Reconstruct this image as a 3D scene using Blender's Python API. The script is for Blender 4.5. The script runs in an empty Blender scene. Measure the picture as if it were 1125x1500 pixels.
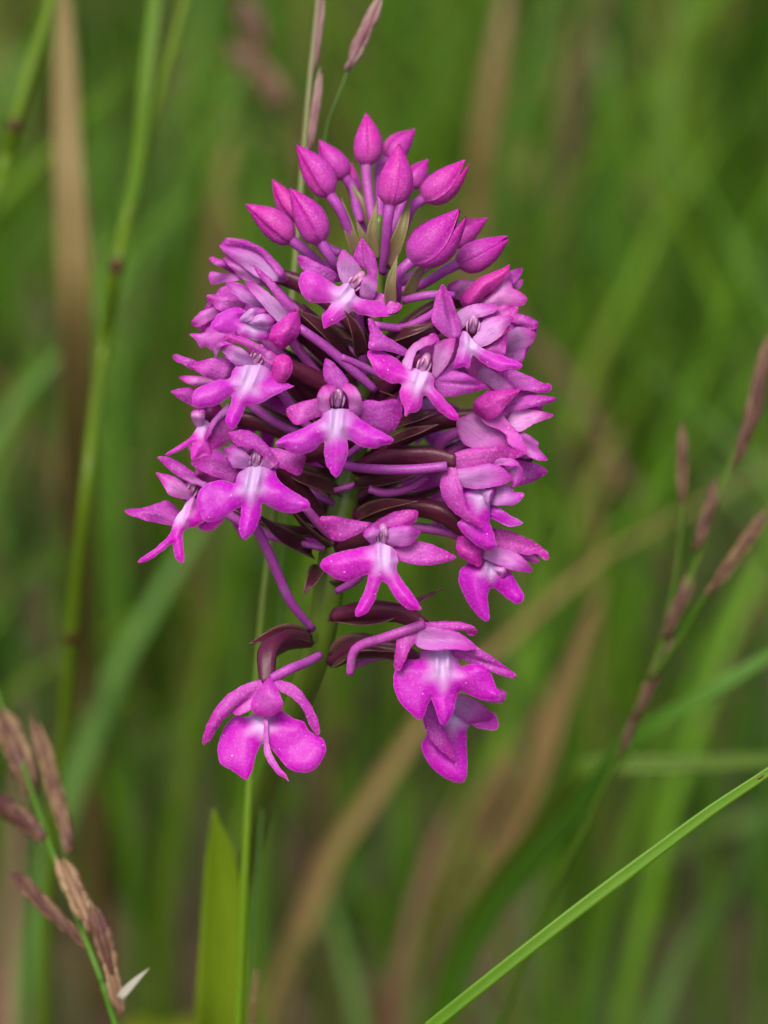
import bpy, math, random
import numpy as np
from mathutils import Vector, noise

random.seed(11)
rng = np.random.default_rng(11)
scene = bpy.context.scene
R = math.radians

# ------------------------------------------------------------------ camera
PITCH = R(24)
CAM = np.array([0.0, 0.0, 0.375])
FWD = np.array([0.0, math.cos(PITCH), -math.sin(PITCH)])
RGT = np.array([1.0, 0.0, 0.0])
UPV = np.array([0.0, math.sin(PITCH), math.cos(PITCH)])
D = 0.368                       # distance lens -> flower spike axis, metres
FOV = 17.3 / 60.0               # picture height per metre of distance
cd = bpy.data.cameras.new('camera')
cam = bpy.data.objects.new('camera', cd)
scene.collection.objects.link(cam)
cam.location = CAM
cam.rotation_euler = (math.pi / 2 - PITCH, 0, 0)
cd.sensor_fit = 'VERTICAL'
cd.sensor_height = 17.3
cd.sensor_width = 12.975
cd.lens = 60
cd.clip_start = 0.01
cd.clip_end = 400
cd.dof.use_dof = True
cd.dof.focus_distance = D - 0.010
cd.dof.aperture_fstop = 8.0
scene.camera = cam

# ------------------------------------------------------------------ light
SUN_EL, SUN_AZ = R(58), R(200)          # azimuth measured from +Y clockwise: behind the camera
w = bpy.data.worlds.new('World')
scene.world = w
w.use_nodes = True
nt = w.node_tree
bg = nt.nodes['Background']
sky = nt.nodes.new('ShaderNodeTexSky')
sky.sky_type = 'NISHITA'
sky.sun_disc = False
sky.sun_elevation = SUN_EL
sky.sun_rotation = SUN_AZ
sky.dust_density = 6.0
sky.ozone_density = 0.6
nt.links.new(sky.outputs[0], bg.inputs[0])
bg.inputs[1].default_value = 0.095
ld = bpy.data.lights.new('sun', 'SUN')
ld.energy = 1.5
ld.angle = R(25)
ld.color = (1.0, 0.96, 0.9)
sun = bpy.data.objects.new('sun', ld)
scene.collection.objects.link(sun)
sdir = Vector((math.sin(SUN_AZ) * math.cos(SUN_EL), math.cos(SUN_AZ) * math.cos(SUN_EL), math.sin(SUN_EL)))
sun.rotation_euler = sdir.to_track_quat('Z', 'Y').to_euler()
sun.location = sdir * 3
vs = scene.view_settings
vs.view_transform = 'Standard'
vs.look = 'None'
vs.exposure = 0.62
vs.gamma = 1.0
vs.use_curve_mapping = False
scene.cycles.use_denoising = True
scene.cycles.max_bounces = 10
scene.cycles.transmission_bounces = 6
scene.cycles.sample_clamp_indirect = 4

# ------------------------------------------------------------------ helpers
MM = 0.001


def P(px, py, d=0.0):
    """point seen at photo pixel (px, py) standing d millimetres nearer than the spike axis"""
    dist = D - d * MM
    return CAM + dist * (FWD + RGT * ((px - 562.5) / 1500 * FOV) + UPV * ((750 - py) / 1500 * FOV))


def pxm(px, d=0.0):
    return px / 1500 * FOV * (D - d * MM)


def unit(v):
    return v / (np.linalg.norm(v) + 1e-12)


def catmull(pts, n):
    pts = np.asarray(pts, float)
    k = len(pts)
    if k == 2:
        t = np.linspace(0, 1, n)[:, None]
        return pts[0] * (1 - t) + pts[1] * t
    ext = np.vstack([2 * pts[0] - pts[1], pts, 2 * pts[-1] - pts[-2]])
    out = []
    for u in np.linspace(0, k - 1 - 1e-9, n):
        i = int(u)
        f = u - i
        a, b, c, e = ext[i:i + 4]
        out.append(0.5 * (2 * b + (c - a) * f + (2 * a - 5 * b + 4 * c - e) * f * f + (3 * b - a - 3 * c + e) * f ** 3))
    return np.array(out)


WORLD = {}


def link(o, parent, origin, label=None, cat=None, group=None, kind=None):
    scene.collection.objects.link(o)
    WORLD[o] = np.array(origin, float)
    if parent is not None:
        o.parent = parent
        o.location = WORLD[o] - WORLD[parent]
    else:
        o.location = WORLD[o]
    for k, v in (('label', label), ('category', cat), ('group', group), ('kind', kind)):
        if v:
            o[k] = v
    return o


def empty(name, origin, parent=None, **kw):
    o = bpy.data.objects.new(name, None)
    o.empty_display_size = 0.01
    return link(o, parent, origin, **kw)


def mesh_obj(name, geo, mat, parent=None, origin=None, **kw):
    v, f, tone = geo
    v = np.asarray(v, float)
    if origin is None:
        origin = v[0]
    me = bpy.data.meshes.new(name)
    me.from_pydata([tuple(x) for x in (v - np.asarray(origin))], [], f)
    if tone is not None:
        a = me.attributes.new('tone', 'FLOAT_COLOR', 'POINT')
        a.data.foreach_set('color', np.asarray(tone, np.float32).ravel())
    me.polygons.foreach_set('use_smooth', [True] * len(me.polygons))
    me.materials.append(mat)
    me.update()
    return link(bpy.data.objects.new(name, me), parent, origin, **kw)


def join(*geos):
    vs_, fs_, ts_ = [], [], []
    n = 0
    for v, f, t in geos:
        v = np.asarray(v, float)
        vs_.append(v)
        fs_ += [tuple(i + n for i in q) for q in f]
        ts_.append(np.asarray(t, float))
        n += len(v)
    return np.vstack(vs_), fs_, np.vstack(ts_)


PROFILES = {
    'sepal': ([0, .1, .28, .42, .6, .8, .93, 1], [.42, .74, .98, 1, .84, .45, .17, .02]),
    'petal': ([0, .1, .3, .5, .7, .88, .96, 1], [.40, .70, .97, 1, .84, .48, .24, .04]),
    'round': ([0, .15, .4, .65, .85, .95, 1], [.35, .7, .97, 1, .82, .5, .10]),
    'bract': ([0, .1, .3, .6, .85, 1], [.65, .9, 1, .72, .3, .02]),
    'leaf': ([0, .1, .4, .7, .9, 1], [.75, .9, 1, .8, .35, .02]),
    'lance': ([0, .3, .55, .75, .9, 1], [.92, 1, .84, .55, .24, .02]),
    'blade': ([0, .1, .6, .85, 1], [.8, .95, 1, .65, .05]),
    'even': ([0, 1], [1, 1]),
}


def ribbon(path, width, normal, profile='sepal', cup=0.0, thick=0.0002, nt_=12, ns_=6, wave=0.0, pale=(0, 0), seed=0, twist=0.0, fold=0.0):
    """closed thin leaf: path of 3D points, full width (m), normal hint, cup lifts the edges towards the normal (fraction of width)"""
    c = catmull(path, nt_ + 1)
    tg = np.gradient(c, axis=0)
    xs, ys = PROFILES[profile]
    V = []
    T = []
    ts = np.linspace(0, 1, nt_ + 1)
    hw = np.interp(ts, xs, ys) * width / 2
    nrm_prev = np.asarray(normal, float)
    for side in (1, -1):
        for i, t in enumerate(ts):
            tau = unit(tg[i])
            n = np.asarray(normal, float)
            n = unit(n - tau * np.dot(n, tau))
            b = np.cross(tau, n)
            if twist:
                a = twist * t
                b, n = b * math.cos(a) + n * math.sin(a), n * math.cos(a) - b * math.sin(a)
            for s in np.linspace(-1, 1, ns_ + 1):
                h = cup * hw[i] * 2 * s * s + fold * hw[i] * abs(s)
                if wave:
                    h += wave * width * noise.noise(Vector((s * 1.3 + seed * 7.1, t * 3.1, seed * 3.7))) * (0.3 + abs(s))
                e = thick * 0.5 * (1 - 0.75 * s ** 4)
                V.append(c[i] + b * hw[i] * s + n * (h + side * e))
                T.append((max(0, pale[0] + (pale[1] - pale[0]) * t), s * .5 + .5, t, 1 if abs(s) > .99 or t > .98 else 0))
    m = ns_ + 1
    N = (nt_ + 1) * m
    F = []
    for i in range(nt_):
        for j in range(ns_):
            a = i * m + j
            F.append((a, a + m, a + m + 1, a + 1))
            F.append((N + a, N + a + 1, N + a + m + 1, N + a + m))
        for j in (0, ns_):
            a = i * m + j
            q = (a, N + a, N + a + m, a + m)
            F.append(q if j == 0 else q[::-1])
    for j in range(ns_):
        F.append((j, j + 1, N + j + 1, N + j))
        a = nt_ * m + j
        F.append((a, N + a, N + a + 1, a + 1))
    return np.array(V), F, np.array(T)


def tube(path, radii, n=16, ns_=8, ridges=0.0, tw=0.0, flat=1.0, cap=True, pale=(0, 0)):
    c = catmull(path, n)
    rr = np.interp(np.linspace(0, 1, n), np.linspace(0, 1, len(radii)), radii)
    tg = np.gradient(c, axis=0)
    ref = np.array([0.31, 0.42, 0.85])
    V, T, F = [], [], []
    for i in range(n):
        tau = unit(tg[i])
        a = unit(ref - tau * np.dot(ref, tau))
        b = np.cross(tau, a)
        ref = a
        for j in range(ns_):
            th = 2 * math.pi * j / ns_
            r = rr[i] * (1 + ridges * math.cos(3 * th + tw * i / n))
            V.append(c[i] + r * (a * math.cos(th) + b * math.sin(th) * flat))
            T.append((max(0, pale[0] + (pale[1] - pale[0]) * i / (n - 1)), j / ns_, i / (n - 1), 0))
    for i in range(n - 1):
        for j in range(ns_):
            k = (j + 1) % ns_
            F.append((i * ns_ + j, i * ns_ + k, (i + 1) * ns_ + k, (i + 1) * ns_ + j))
    if cap:
        F.append(tuple(range(ns_))[::-1])
        F.append(tuple((n - 1) * ns_ + j for j in range(ns_)))
    return np.array(V), F, np.array(T)


# ------------------------------------------------------------------ materials
def new_mat(name):
    m = bpy.data.materials.new(name)
    m.use_nodes = True
    n = m.node_tree
    n.nodes.clear()
    out = n.nodes.new('ShaderNodeOutputMaterial')
    return m, n, out


def N(n, kind, **kw):
    x = n.nodes.new(kind)
    for k, v in kw.items():
        if k.startswith('i_'):
            x.inputs[k[2:].replace('_', ' ')].default_value = v
        else:
            setattr(x, k, v)
    return x


def mixc(n, fac, a, b, mode='MIX'):
    x = n.nodes.new('ShaderNodeMix')
    x.data_type = 'RGBA'
    x.blend_type = mode
    for sock, val in ((x.inputs[0], fac), (x.inputs[6], a), (x.inputs[7], b)):
        if hasattr(val, 'is_linked') or isinstance(val, bpy.types.NodeSocket):
            n.links.new(val, sock)
        elif isinstance(val, (int, float)):
            sock.default_value = val
        else:
            sock.default_value = (*val, 1)
    return x.outputs[2]


def mathn(n, op, a, b=None, clamp=False):
    x = n.nodes.new('ShaderNodeMath')
    x.operation = op
    x.use_clamp = clamp
    for i, v in enumerate((a, b)):
        if v is None:
            continue
        if isinstance(v, (int, float)):
            x.inputs[i].default_value = v
        else:
            n.links.new(v, x.inputs[i])
    return x.outputs[0]


def plant_mat(name, deep, pale, spot=None, transl=0.3, rough=0.42, spec=0.35, vein=0.18, bump=0.35, cell=4200, edge=None, hue_var=0.03, val_var=0.16, mottle=0.25, tip=None, speck=0.0, dots=0.0):
    """living tissue: colour runs deep -> pale with the tone attribute, veins along the leaf, fine cell relief, light passing through"""
    m, n, out = new_mat(name)
    at = N(n, 'ShaderNodeAttribute', attribute_name='tone')
    sep = N(n, 'ShaderNodeSeparateColor')
    n.links.new(at.outputs['Color'], sep.inputs[0])
    geo = N(n, 'ShaderNodeNewGeometry')
    oi = N(n, 'ShaderNodeObjectInfo')
    nz = N(n, 'ShaderNodeTexNoise', i_Scale=420.0, i_Detail=4.0, i_Roughness=0.6)
    n.links.new(geo.outputs['Position'], nz.inputs['Vector'])
    f = mathn(n, 'ADD', sep.outputs[0], mathn(n, 'MULTIPLY', mathn(n, 'SUBTRACT', nz.outputs[0], 0.5), 0.35), True)
    col = mixc(n, f, deep, pale)
    if spot:
        f2 = mathn(n, 'MULTIPLY', mathn(n, 'SUBTRACT', nz.outputs[0], 0.48), 4.0, True)
        col = mixc(n, mathn(n, 'MULTIPLY', f2, mottle), col, spot)
    # veins
    vw = N(n, 'ShaderNodeCombineXYZ')
    n.links.new(mathn(n, 'MULTIPLY', sep.outputs[1], 7.0), vw.inputs[0])
    n.links.new(mathn(n, 'MULTIPLY', sep.outputs[2], 1.2), vw.inputs[1])
    vn = N(n, 'ShaderNodeTexNoise', i_Scale=3.0, i_Detail=3.0)
    n.links.new(vw.outputs[0], vn.inputs['Vector'])
    vf = mathn(n, 'MULTIPLY', mathn(n, 'SUBTRACT', vn.outputs[0], 0.52, True), 6.0 * vein, True)
    col = mixc(n, vf, col, tuple(x * 0.45 for x in deep))
    if tip:
        tf = mathn(n, 'MULTIPLY', mathn(n, 'SUBTRACT', sep.outputs[2], 0.55, True), 1.8, True)
        col = mixc(n, tf, col, tip)
    if speck:  # sparkle of the surface cells, painted into the colour as random paler cells
        v2 = N(n, 'ShaderNodeTexVoronoi', i_Scale=6000.0)
        n.links.new(geo.outputs['Position'], v2.inputs['Vector'])
        s2 = N(n, 'ShaderNodeSeparateColor')
        n.links.new(v2.outputs['Color'], s2.inputs[0])
        cellf = mathn(n, 'MULTIPLY', mathn(n, 'POWER', s2.outputs[0], 5.0), speck, True)
        col = mixc(n, cellf, col, (0.85, 0.55, 0.85))
        col = mixc(n, mathn(n, 'MULTIPLY', mathn(n, 'POWER', s2.outputs[1], 3.0), speck * .6), col, tuple(x * .6 for x in deep))
    if dots:
        v3 = N(n, 'ShaderNodeTexVoronoi', i_Scale=2300.0)
        n.links.new(geo.outputs['Position'], v3.inputs['Vector'])
        s3 = N(n, 'ShaderNodeSeparateColor')
        n.links.new(v3.outputs['Color'], s3.inputs[0])
        dot = mathn(n, 'MULTIPLY', mathn(n, 'LESS_THAN', v3.outputs['Distance'], 0.18), mathn(n, 'GREATER_THAN', s3.outputs[0], 1 - dots))
        col = mixc(n, mathn(n, 'MULTIPLY', dot, .55), col, (0.95, 0.80, 0.92))
    if edge:
        e = N(n, 'ShaderNodeAttribute', attribute_name='tone')
        ef = mathn(n, 'MULTIPLY', e.outputs['Alpha'], nz.outputs[0], True)
        col = mixc(n, ef, col, edge)
    hsv = N(n, 'ShaderNodeHueSaturation')
    n.links.new(mathn(n, 'ADD', 0.5 - hue_var / 2, mathn(n, 'MULTIPLY', oi.outputs['Random'], hue_var)), hsv.inputs['Hue'])
    n.links.new(mathn(n, 'ADD', 1 - val_var / 2, mathn(n, 'MULTIPLY', oi.outputs['Random'], val_var)), hsv.inputs['Value'])
    n.links.new(col, hsv.inputs['Color'])
    b = N(n, 'ShaderNodeBsdfPrincipled', i_Roughness=rough)
    b.inputs['Specular IOR Level'].default_value = spec
    n.links.new(hsv.outputs[0], b.inputs['Base Color'])
    vo = N(n, 'ShaderNodeTexVoronoi', i_Scale=float(cell))
    n.links.new(geo.outputs['Position'], vo.inputs['Vector'])
    hgt = mathn(n, 'ADD', mathn(n, 'MULTIPLY', vo.outputs['Distance'], -1.0), mathn(n, 'MULTIPLY', vn.outputs[0], 0.35))
    bp = N(n, 'ShaderNodeBump', i_Strength=bump, i_Distance=0.00005)
    n.links.new(hgt, bp.inputs['Height'])
    n.links.new(bp.outputs[0], b.inputs['Normal'])
    tr = N(n, 'ShaderNodeBsdfTranslucent')
    n.links.new(hsv.outputs[0], tr.inputs['Color'])
    mx = N(n, 'ShaderNodeMixShader', i_Fac=transl)
    n.links.new(b.outputs[0], mx.inputs[1])
    n.links.new(tr.outputs[0], mx.inputs[2])
    n.links.new(mx.outputs[0], out.inputs[0])
    return m


M = {}
M['lip'] = plant_mat('lip_tissue', (0.62, 0.006, 0.57), (0.80, 0.56, 0.92), edge=(0.80, 0.40, 0.60), transl=0.30, vein=0.04, bump=0.22, spec=0.3, speck=0.12, dots=0.05)
M['sepal'] = plant_mat('sepal_tissue', (0.58, 0.022, 0.51), (0.74, 0.19, 0.71), spot=(0.70, 0.12, 0.64), tip=(0.52, 0.012, 0.40), transl=0.36, vein=0.40, bump=0.7, spec=0.25, mottle=0.40, speck=0.26, dots=0.02)
M['petal'] = plant_mat('petal_tissue', (0.64, 0.040, 0.58), (0.82, 0.44, 0.87), spot=(0.74, 0.22, 0.73), tip=(0.58, 0.03, 0.48), transl=0.38, vein=0.36, bump=0.45, spec=0.25, speck=0.14)
M['bud'] = plant_mat('bud_tissue', (0.60, 0.012, 0.43), (0.66, 0.09, 0.53), spot=(0.70, 0.11, 0.56), tip=(0.58, 0.010, 0.36), transl=0.25, vein=0.30, bump=0.7, spec=0.3, speck=0.16)
M['spur'] = plant_mat('spur_tissue', (0.52, 0.070, 0.50), (0.66, 0.34, 0.72), spot=(0.66, 0.30, 0.70), transl=0.25, vein=0.1, bump=0.4, spec=0.4, rough=0.4, speck=0.15)
M['ovary'] = plant_mat('ovary_tissue', (0.095, 0.010, 0.038), (0.22, 0.07, 0.08), spot=(0.15, 0.04, 0.07), transl=0.08, vein=0.4, bump=0.4, spec=0.4)
M['bract'] = plant_mat('bract_tissue', (0.075, 0.010, 0.028), (0.14, 0.085, 0.04), spot=(0.13, 0.04, 0.05), edge=(0.30, 0.20, 0.13), transl=0.18, vein=0.5, bump=0.4, spec=0.4)
M['bract_green'] = plant_mat('young_bract_tissue', (0.20, 0.13, 0.07), (0.26, 0.25, 0.09), spot=(0.26, 0.08, 0.14), transl=0.2, vein=0.4, bump=0.4, mottle=0.8)
M['column'] = plant_mat('column_tissue', (0.46, 0.12, 0.38), (0.78, 0.50, 0.76), spot=(0.62, 0.30, 0.48), transl=0.2, vein=0.2, bump=0.6, spec=0.6, rough=0.25, mottle=0.7)
M['throat'] = plant_mat('throat_tissue', (0.26, 0.018, 0.17), (0.3, 0.05, 0.2), transl=0.05)
M['stem'] = plant_mat('stem_tissue', (0.11, 0.20, 0.018), (0.22, 0.30, 0.06), spot=(0.16, 0.24, 0.04), transl=0.1, vein=0.2, bump=0.2, spec=0.5, rough=0.35)
M['leaf'] = plant_mat('orchid_leaf', deep=(0.24, 0.34, 0.012), pale=(0.30, 0.38, 0.02), spot=(0.18, 0.32, 0.015), transl=0.35, vein=0.3, bump=0.2)
M['grass_bright'] = plant_mat('bright_grass', (0.125, 0.255, 0.008), (0.19, 0.32, 0.015), spot=(0.16, 0.28, 0.012), transl=0.3, vein=0.3, bump=0.2, spec=0.4)
M['grass_green'] = plant_mat('green_grass', (0.10, 0.24, 0.014), (0.2, 0.32, 0.05), spot=(0.14, 0.26, 0.03), transl=0.3, vein=0.3, bump=0.2, spec=0.4)
M['grass_grey'] = plant_mat('greyish_grass', (0.12, 0.225, 0.045), (0.18, 0.27, 0.07), spot=(0.15, 0.24, 0.06), transl=0.3, vein=0.3, bump=0.2)
M['node'] = plant_mat('grass_node', (0.085, 0.030, 0.012), (0.16, 0.07, 0.03), transl=0.1)
M['straw'] = plant_mat('dry_straw', (0.23, 0.155, 0.060), (0.33, 0.235, 0.10), spot=(0.18, 0.11, 0.045), transl=0.2, vein=0.4, bump=0.2)
M['spikelet'] = plant_mat('spikelet_scale', (0.12, 0.050, 0.040), (0.40, 0.27, 0.14), spot=(0.26, 0.16, 0.08), transl=0.2, vein=0.6, bump=0.3, mottle=0.7, val_var=0.5)
M['spikelet_tan'] = plant_mat('tan_spikelet_scale', (0.28, 0.16, 0.085), (0.46, 0.36, 0.20), spot=(0.17, 0.075, 0.06), transl=0.2, vein=0.6, bump=0.3, mottle=0.6)
M['spikelet_pink'] = plant_mat('pink_spikelet_scale', (0.33, 0.14, 0.17), (0.52, 0.42, 0.34), spot=(0.45, 0.30, 0.30), transl=0.25, vein=0.6, bump=0.3, mottle=0.6)
M['culm'] = plant_mat('grass_culm', (0.15, 0.30, 0.010), (0.34, 0.28, 0.20), spot=(0.2, 0.32, 0.03), transl=0.2, vein=0.3, bump=0.2)
M['awn'] = plant_mat('pale_awn', (0.62, 0.62, 0.50), (0.7, 0.7, 0.6), transl=0.2)

# ------------------------------------------------------------------ ground
m, n, out = new_mat('soil_and_thatch')
g = N(n, 'ShaderNodeNewGeometry')
a = N(n, 'ShaderNodeTexNoise', i_Scale=22.0, i_Detail=8.0, i_Roughness=0.65)
b_ = N(n, 'ShaderNodeTexNoise', i_Scale=5.0, i_Detail=3.0)
n.links.new(g.outputs['Position'], a.inputs['Vector'])
n.links.new(g.outputs['Position'], b_.inputs['Vector'])
rp = N(n, 'ShaderNodeValToRGB')
rp.color_ramp.elements[0].color = (0.035, 0.028, 0.012, 1)
rp.color_ramp.elements[0].position = 0.3
rp.color_ramp.elements[1].color = (0.20, 0.13, 0.07, 1)
rp.color_ramp.elements[1].position = 0.75
n.links.new(a.outputs[0], rp.inputs[0])
gc = mixc(n, mathn(n, 'MULTIPLY', mathn(n, 'SUBTRACT', b_.outputs[0], 0.4), 3.0, True), rp.outputs[0], (0.055, 0.10, 0.015))
bs = N(n, 'ShaderNodeBsdfPrincipled', i_Roughness=0.9)
n.links.new(gc, bs.inputs['Base Color'])
bp = N(n, 'ShaderNodeBump', i_Strength=0.8, i_Distance=0.01)
n.links.new(a.outputs[0], bp.inputs['Height'])
n.links.new(bp.outputs[0], bs.inputs['Normal'])
n.links.new(bs.outputs[0], out.inputs[0])
GV, GF = [], []
gx = np.concatenate([[-150, -40, -10, -4], np.linspace(-1.5, 1.5, 31), [4, 10, 40, 150]])
gy = np.concatenate([[-150, -40, -10, -3], np.linspace(-1.0, 4.0, 51), [8, 20, 60, 200]])
for y in gy:
    for x in gx:
        near = max(0.0, 1 - max(abs(x), abs(y)) / 4)
        GV.append((x, y, 0.012 * noise.noise(Vector((x * 3, y * 3, 0))) * near))
for j in range(len(gy) - 1):
    for i in range(len(gx) - 1):
        k = j * len(gx) + i
        GF.append((k, k + 1, k + 1 + len(gx), k + len(gx)))
mesh_obj('ground', (GV, GF, None), m, origin=(0, 0, 0), kind='structure', label='brown soil with dead thatch under the meadow grass')

# ------------------------------------------------------------------ meadow grass (uncountable: one object)
m, n, out = new_mat('meadow_grass_blades')
at = N(n, 'ShaderNodeAttribute', attribute_name='tint')
g = N(n, 'ShaderNodeNewGeometry')
nz = N(n, 'ShaderNodeTexNoise', i_Scale=60.0, i_Detail=2.0)
n.links.new(g.outputs['Position'], nz.inputs['Vector'])
col = mixc(n, mathn(n, 'MULTIPLY', nz.outputs[0], 0.5), at.outputs['Color'], (0.5, 0.5, 0.5), 'OVERLAY')
bs = N(n, 'ShaderNodeBsdfPrincipled', i_Roughness=0.5)
bs.inputs['Specular IOR Level'].default_value = 0.12
tr = N(n, 'ShaderNodeBsdfTranslucent')
mx = N(n, 'ShaderNodeMixShader', i_Fac=0.35)
n.links.new(at.outputs['Color'], bs.inputs['Base Color'])
n.links.new(at.outputs['Color'], tr.inputs['Color'])
n.links.new(bs.outputs[0], mx.inputs[1])
n.links.new(tr.outputs[0], mx.inputs[2])
n.links.new(mx.outputs[0], out.inputs[0])


def grass_field(name, nb, xr, yr, hmean, wmean, label, seed):
    rg = np.random.default_rng(seed)
    x = rg.uniform(*xr, nb)
    y = rg.uniform(*yr, nb)
    # thin clumps: drop blades in the gaps of a noise field
    keep = np.array([noise.noise(Vector((a * 7, b * 7, seed))) + 0.55 > rg.random() * 0.8 for a, b in zip(x, y)])
    x, y = x[keep], y[keep]
    nb = len(x)
    h = hmean * np.clip(rg.normal(1, 0.35, nb), 0.25, 2.0)
    # nothing rises into the view in front of the flower spike: stay under the line from the lens to the picture's lower edge
    low = PITCH + math.atan(FOV / 2)
    lim = CAM[2] - np.maximum(y - 0.05, 0.0) * math.tan(low) - 0.012
    front = y < 0.47
    lim2 = np.where(np.abs(x) > 0.10 + 0.0 * y, np.maximum(lim, 0.10), lim)
    h = np.where(front, np.minimum(h, np.maximum(lim2, 0.03)), h)
    az = rg.uniform(0, 2 * math.pi, nb)
    lean = np.abs(rg.normal(0.38, 0.40, nb)) * h
    lean = np.where(front, np.minimum(lean, 0.04), lean)
    # blades behind the orchid do not fall forward over it
    lean = np.minimum(lean, 0.11 if hmean < .18 else .2)
    tipy = y + np.sin(az) * lean
    az = np.where((~front) & (tipy < 0.53), -az, az)
    az = np.where((~front) & (y + np.sin(az) * lean < 0.53), math.pi / 2, az)
    wd = wmean * np.clip(rg.normal(1, 0.45, nb), 0.3, 2.4)
    face = rg.uniform(0, 2 * math.pi, nb)
    base = np.stack([x, y, np.full(nb, -0.006)], 1)
    dirv = np.stack([np.cos(az), np.sin(az), np.zeros(nb)], 1)
    side = np.stack([np.cos(face), np.sin(face), np.zeros(nb)], 1)
    up2 = np.cross(side, np.array([0, 0, 1.0]))
    K = 6
    V = np.zeros((nb, K, 3, 3))
    for k in range(K):
        t = k / (K - 1)
        c = base + dirv * (lean * t ** 2.0)[:, None] + np.array([0, 0, 1.0]) * (h * (t - 0.18 * t ** 3))[:, None]
        ww = wd * (1 - t ** 2.2) * (0.7 + 0.3 * min(1, t * 5)) + 0.0001
        V[:, k, 0] = c - side * (ww / 2)[:, None]
        V[:, k, 1] = c + up2 * (ww * 0.22)[:, None]
        V[:, k, 2] = c + side * (ww / 2)[:, None]
    idx = np.arange(nb)[:, None, None] * K * 3
    q = []
    for k in range(K - 1):
        for s in (0, 1):
            q.append([k * 3 + s, k * 3 + s + 1, (k + 1) * 3 + s + 1, (k + 1) * 3 + s])
    q = np.array(q)[None] + idx
    faces = q.reshape(-1, 4)
    pal = np.array([[0.098, 0.220, 0.014], [0.120, 0.260, 0.018], [0.160, 0.285, 0.022], [0.075, 0.170, 0.016], [0.115, 0.235, 0.050], [0.36, 0.25, 0.10], [0.25, 0.14, 0.10]])
    patch = np.array([noise.noise(Vector((a * 4.5, b * 4.5, seed + 20))) for a, b in zip(x, y)])
    dead = np.clip(0.10 + 0.60 * np.clip(patch - 0.05, 0, 1), 0, 0.5)
    pick = np.where(rg.random(nb) < dead, rg.integers(5, 7, nb), rg.integers(0, 5, nb))
    col = pal[pick] * rg.uniform(0.7, 1.35, nb)[:, None]
    me = bpy.data.meshes.new(name)
    me.vertices.add(nb * K * 3)
    me.vertices.foreach_set('co', V.reshape(-1))
    nf = len(faces)
    me.loops.add(nf * 4)
    me.polygons.add(nf)
    me.loops.foreach_set('vertex_index', faces.reshape(-1).astype(np.int32))
    me.polygons.foreach_set('loop_start', np.arange(0, nf * 4, 4, dtype=np.int32))
    me.polygons.foreach_set('use_smooth', np.ones(nf, bool))
    c4 = np.concatenate([np.repeat(col, K * 3, 0), np.ones((nb * K * 3, 1))], 1).astype(np.float32)
    a_ = me.attributes.new('tint', 'FLOAT_COLOR', 'POINT')
    a_.data.foreach_set('color', c4.ravel())
    me.materials.append(m)
    me.update(calc_edges=True)
    me.validate()
    link(bpy.data.objects.new(name, me), None, (0, 0, 0), label=label, cat='grass', kind='stuff')


grass_field('meadow_grass', 19000, (-0.75, 0.75), (0.46, 2.1), 0.16, 0.0033, 'dense green meadow grass filling the blurred meadow behind the orchid', 3)
grass_field('meadow_grass', 3500, (-0.9, 0.9), (-0.25, 0.47), 0.09, 0.0035, 'short green grass round the foot of the orchid', 5)
grass_field('meadow_grass', 9000, (-3.5, 3.5), (2.1, 7.0), 0.20, 0.009, 'distant green meadow grass beyond the orchid', 9)

# ------------------------------------------------------------------ orchid: stem
RACHIS = [(300, 1500, -85), (345, 1330, -66), (380, 1190, -42), (418, 1080, -15), (446, 1010, -6), (470, 930, -2), (492, 800, 0), (513, 690, 0),
          (533, 560, 0), (547, 450, 0), (554, 380, 0), (556, 315, 0)]
pts = [P(*r) for r in RACHIS]
foot = pts[0] + np.array([-0.012, 0.02, 0])
ground_pt = np.array([foot[0], foot[1] + 0.01, 0.0])
mid = pts[0] + np.array([-0.006, 0.012, -0.06])
stem_path = [ground_pt, np.array([mid[0], mid[1], mid[2] - 0.03]), *pts]
orchid = empty('orchid', ground_pt, label='tall orchid with a dense cone of magenta flowers and buds on a green stem', cat='orchid')
k = pxm(1)
mesh_obj('stem', tube(stem_path, [.0022, .0021, 19 * k, 19 * k, 19 * k, 20 * k, 21 * k, 22 * k, 23 * k, 21 * k, 18 * k, 15 * k, 12 * k, 8 * k], n=70, ns_=14), M['stem'], orchid, origin=ground_pt)

# stem leaves
def orchid_leaf(path, wpx, d, cup=0.25, tw=0.0):
    mesh_obj('leaf', ribbon([P(*p) for p in path], pxm(wpx, d), -FWD, 'lance', cup=cup, thick=.0005, nt_=22, ns_=8, wave=0.03, pale=(0.5, 0.1), twist=tw), M['leaf'], orchid)


orchid_leaf([(318, 1560, -56), (325, 1470, -50), (328, 1350, -45), (322, 1250, -41), (313, 1185, -38)], 76, -45)
for (dx, dy, ln, az) in ((0.012, 0.004, 0.11, 0.4), (-0.014, 0.002, 0.10, 2.7), (0.0, 0.014, 0.12, 1.6), (-0.004, -0.012, 0.09, 4.4)):
    dv = np.array([math.cos(az), math.sin(az), 0])
    p0 = ground_pt + np.array([dx * .2, dy * .2, 0.004])
    mesh_obj('leaf', ribbon([p0, p0 + dv * ln * .35 + np.array([0, 0, .035]), p0 + dv * ln * .75 + np.array([0, 0, .045]), p0 + dv * ln + np.array([0, 0, .03])],
                            0.016, np.array([0, 0, 1.0]) - dv * .3, 'leaf', cup=.2, thick=.0005, nt_=16, ns_=6, pale=(.4, .1)), M['leaf'], orchid)


def rachis_at(py):
    ys = np.array([r[1] for r in RACHIS])[::-1]
    xs = np.array([r[0] for r in RACHIS])[::-1]
    ds = np.array([r[2] for r in RACHIS])[::-1]
    return float(np.interp(py, ys, xs)), float(np.interp(py, ys, ds))


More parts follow.
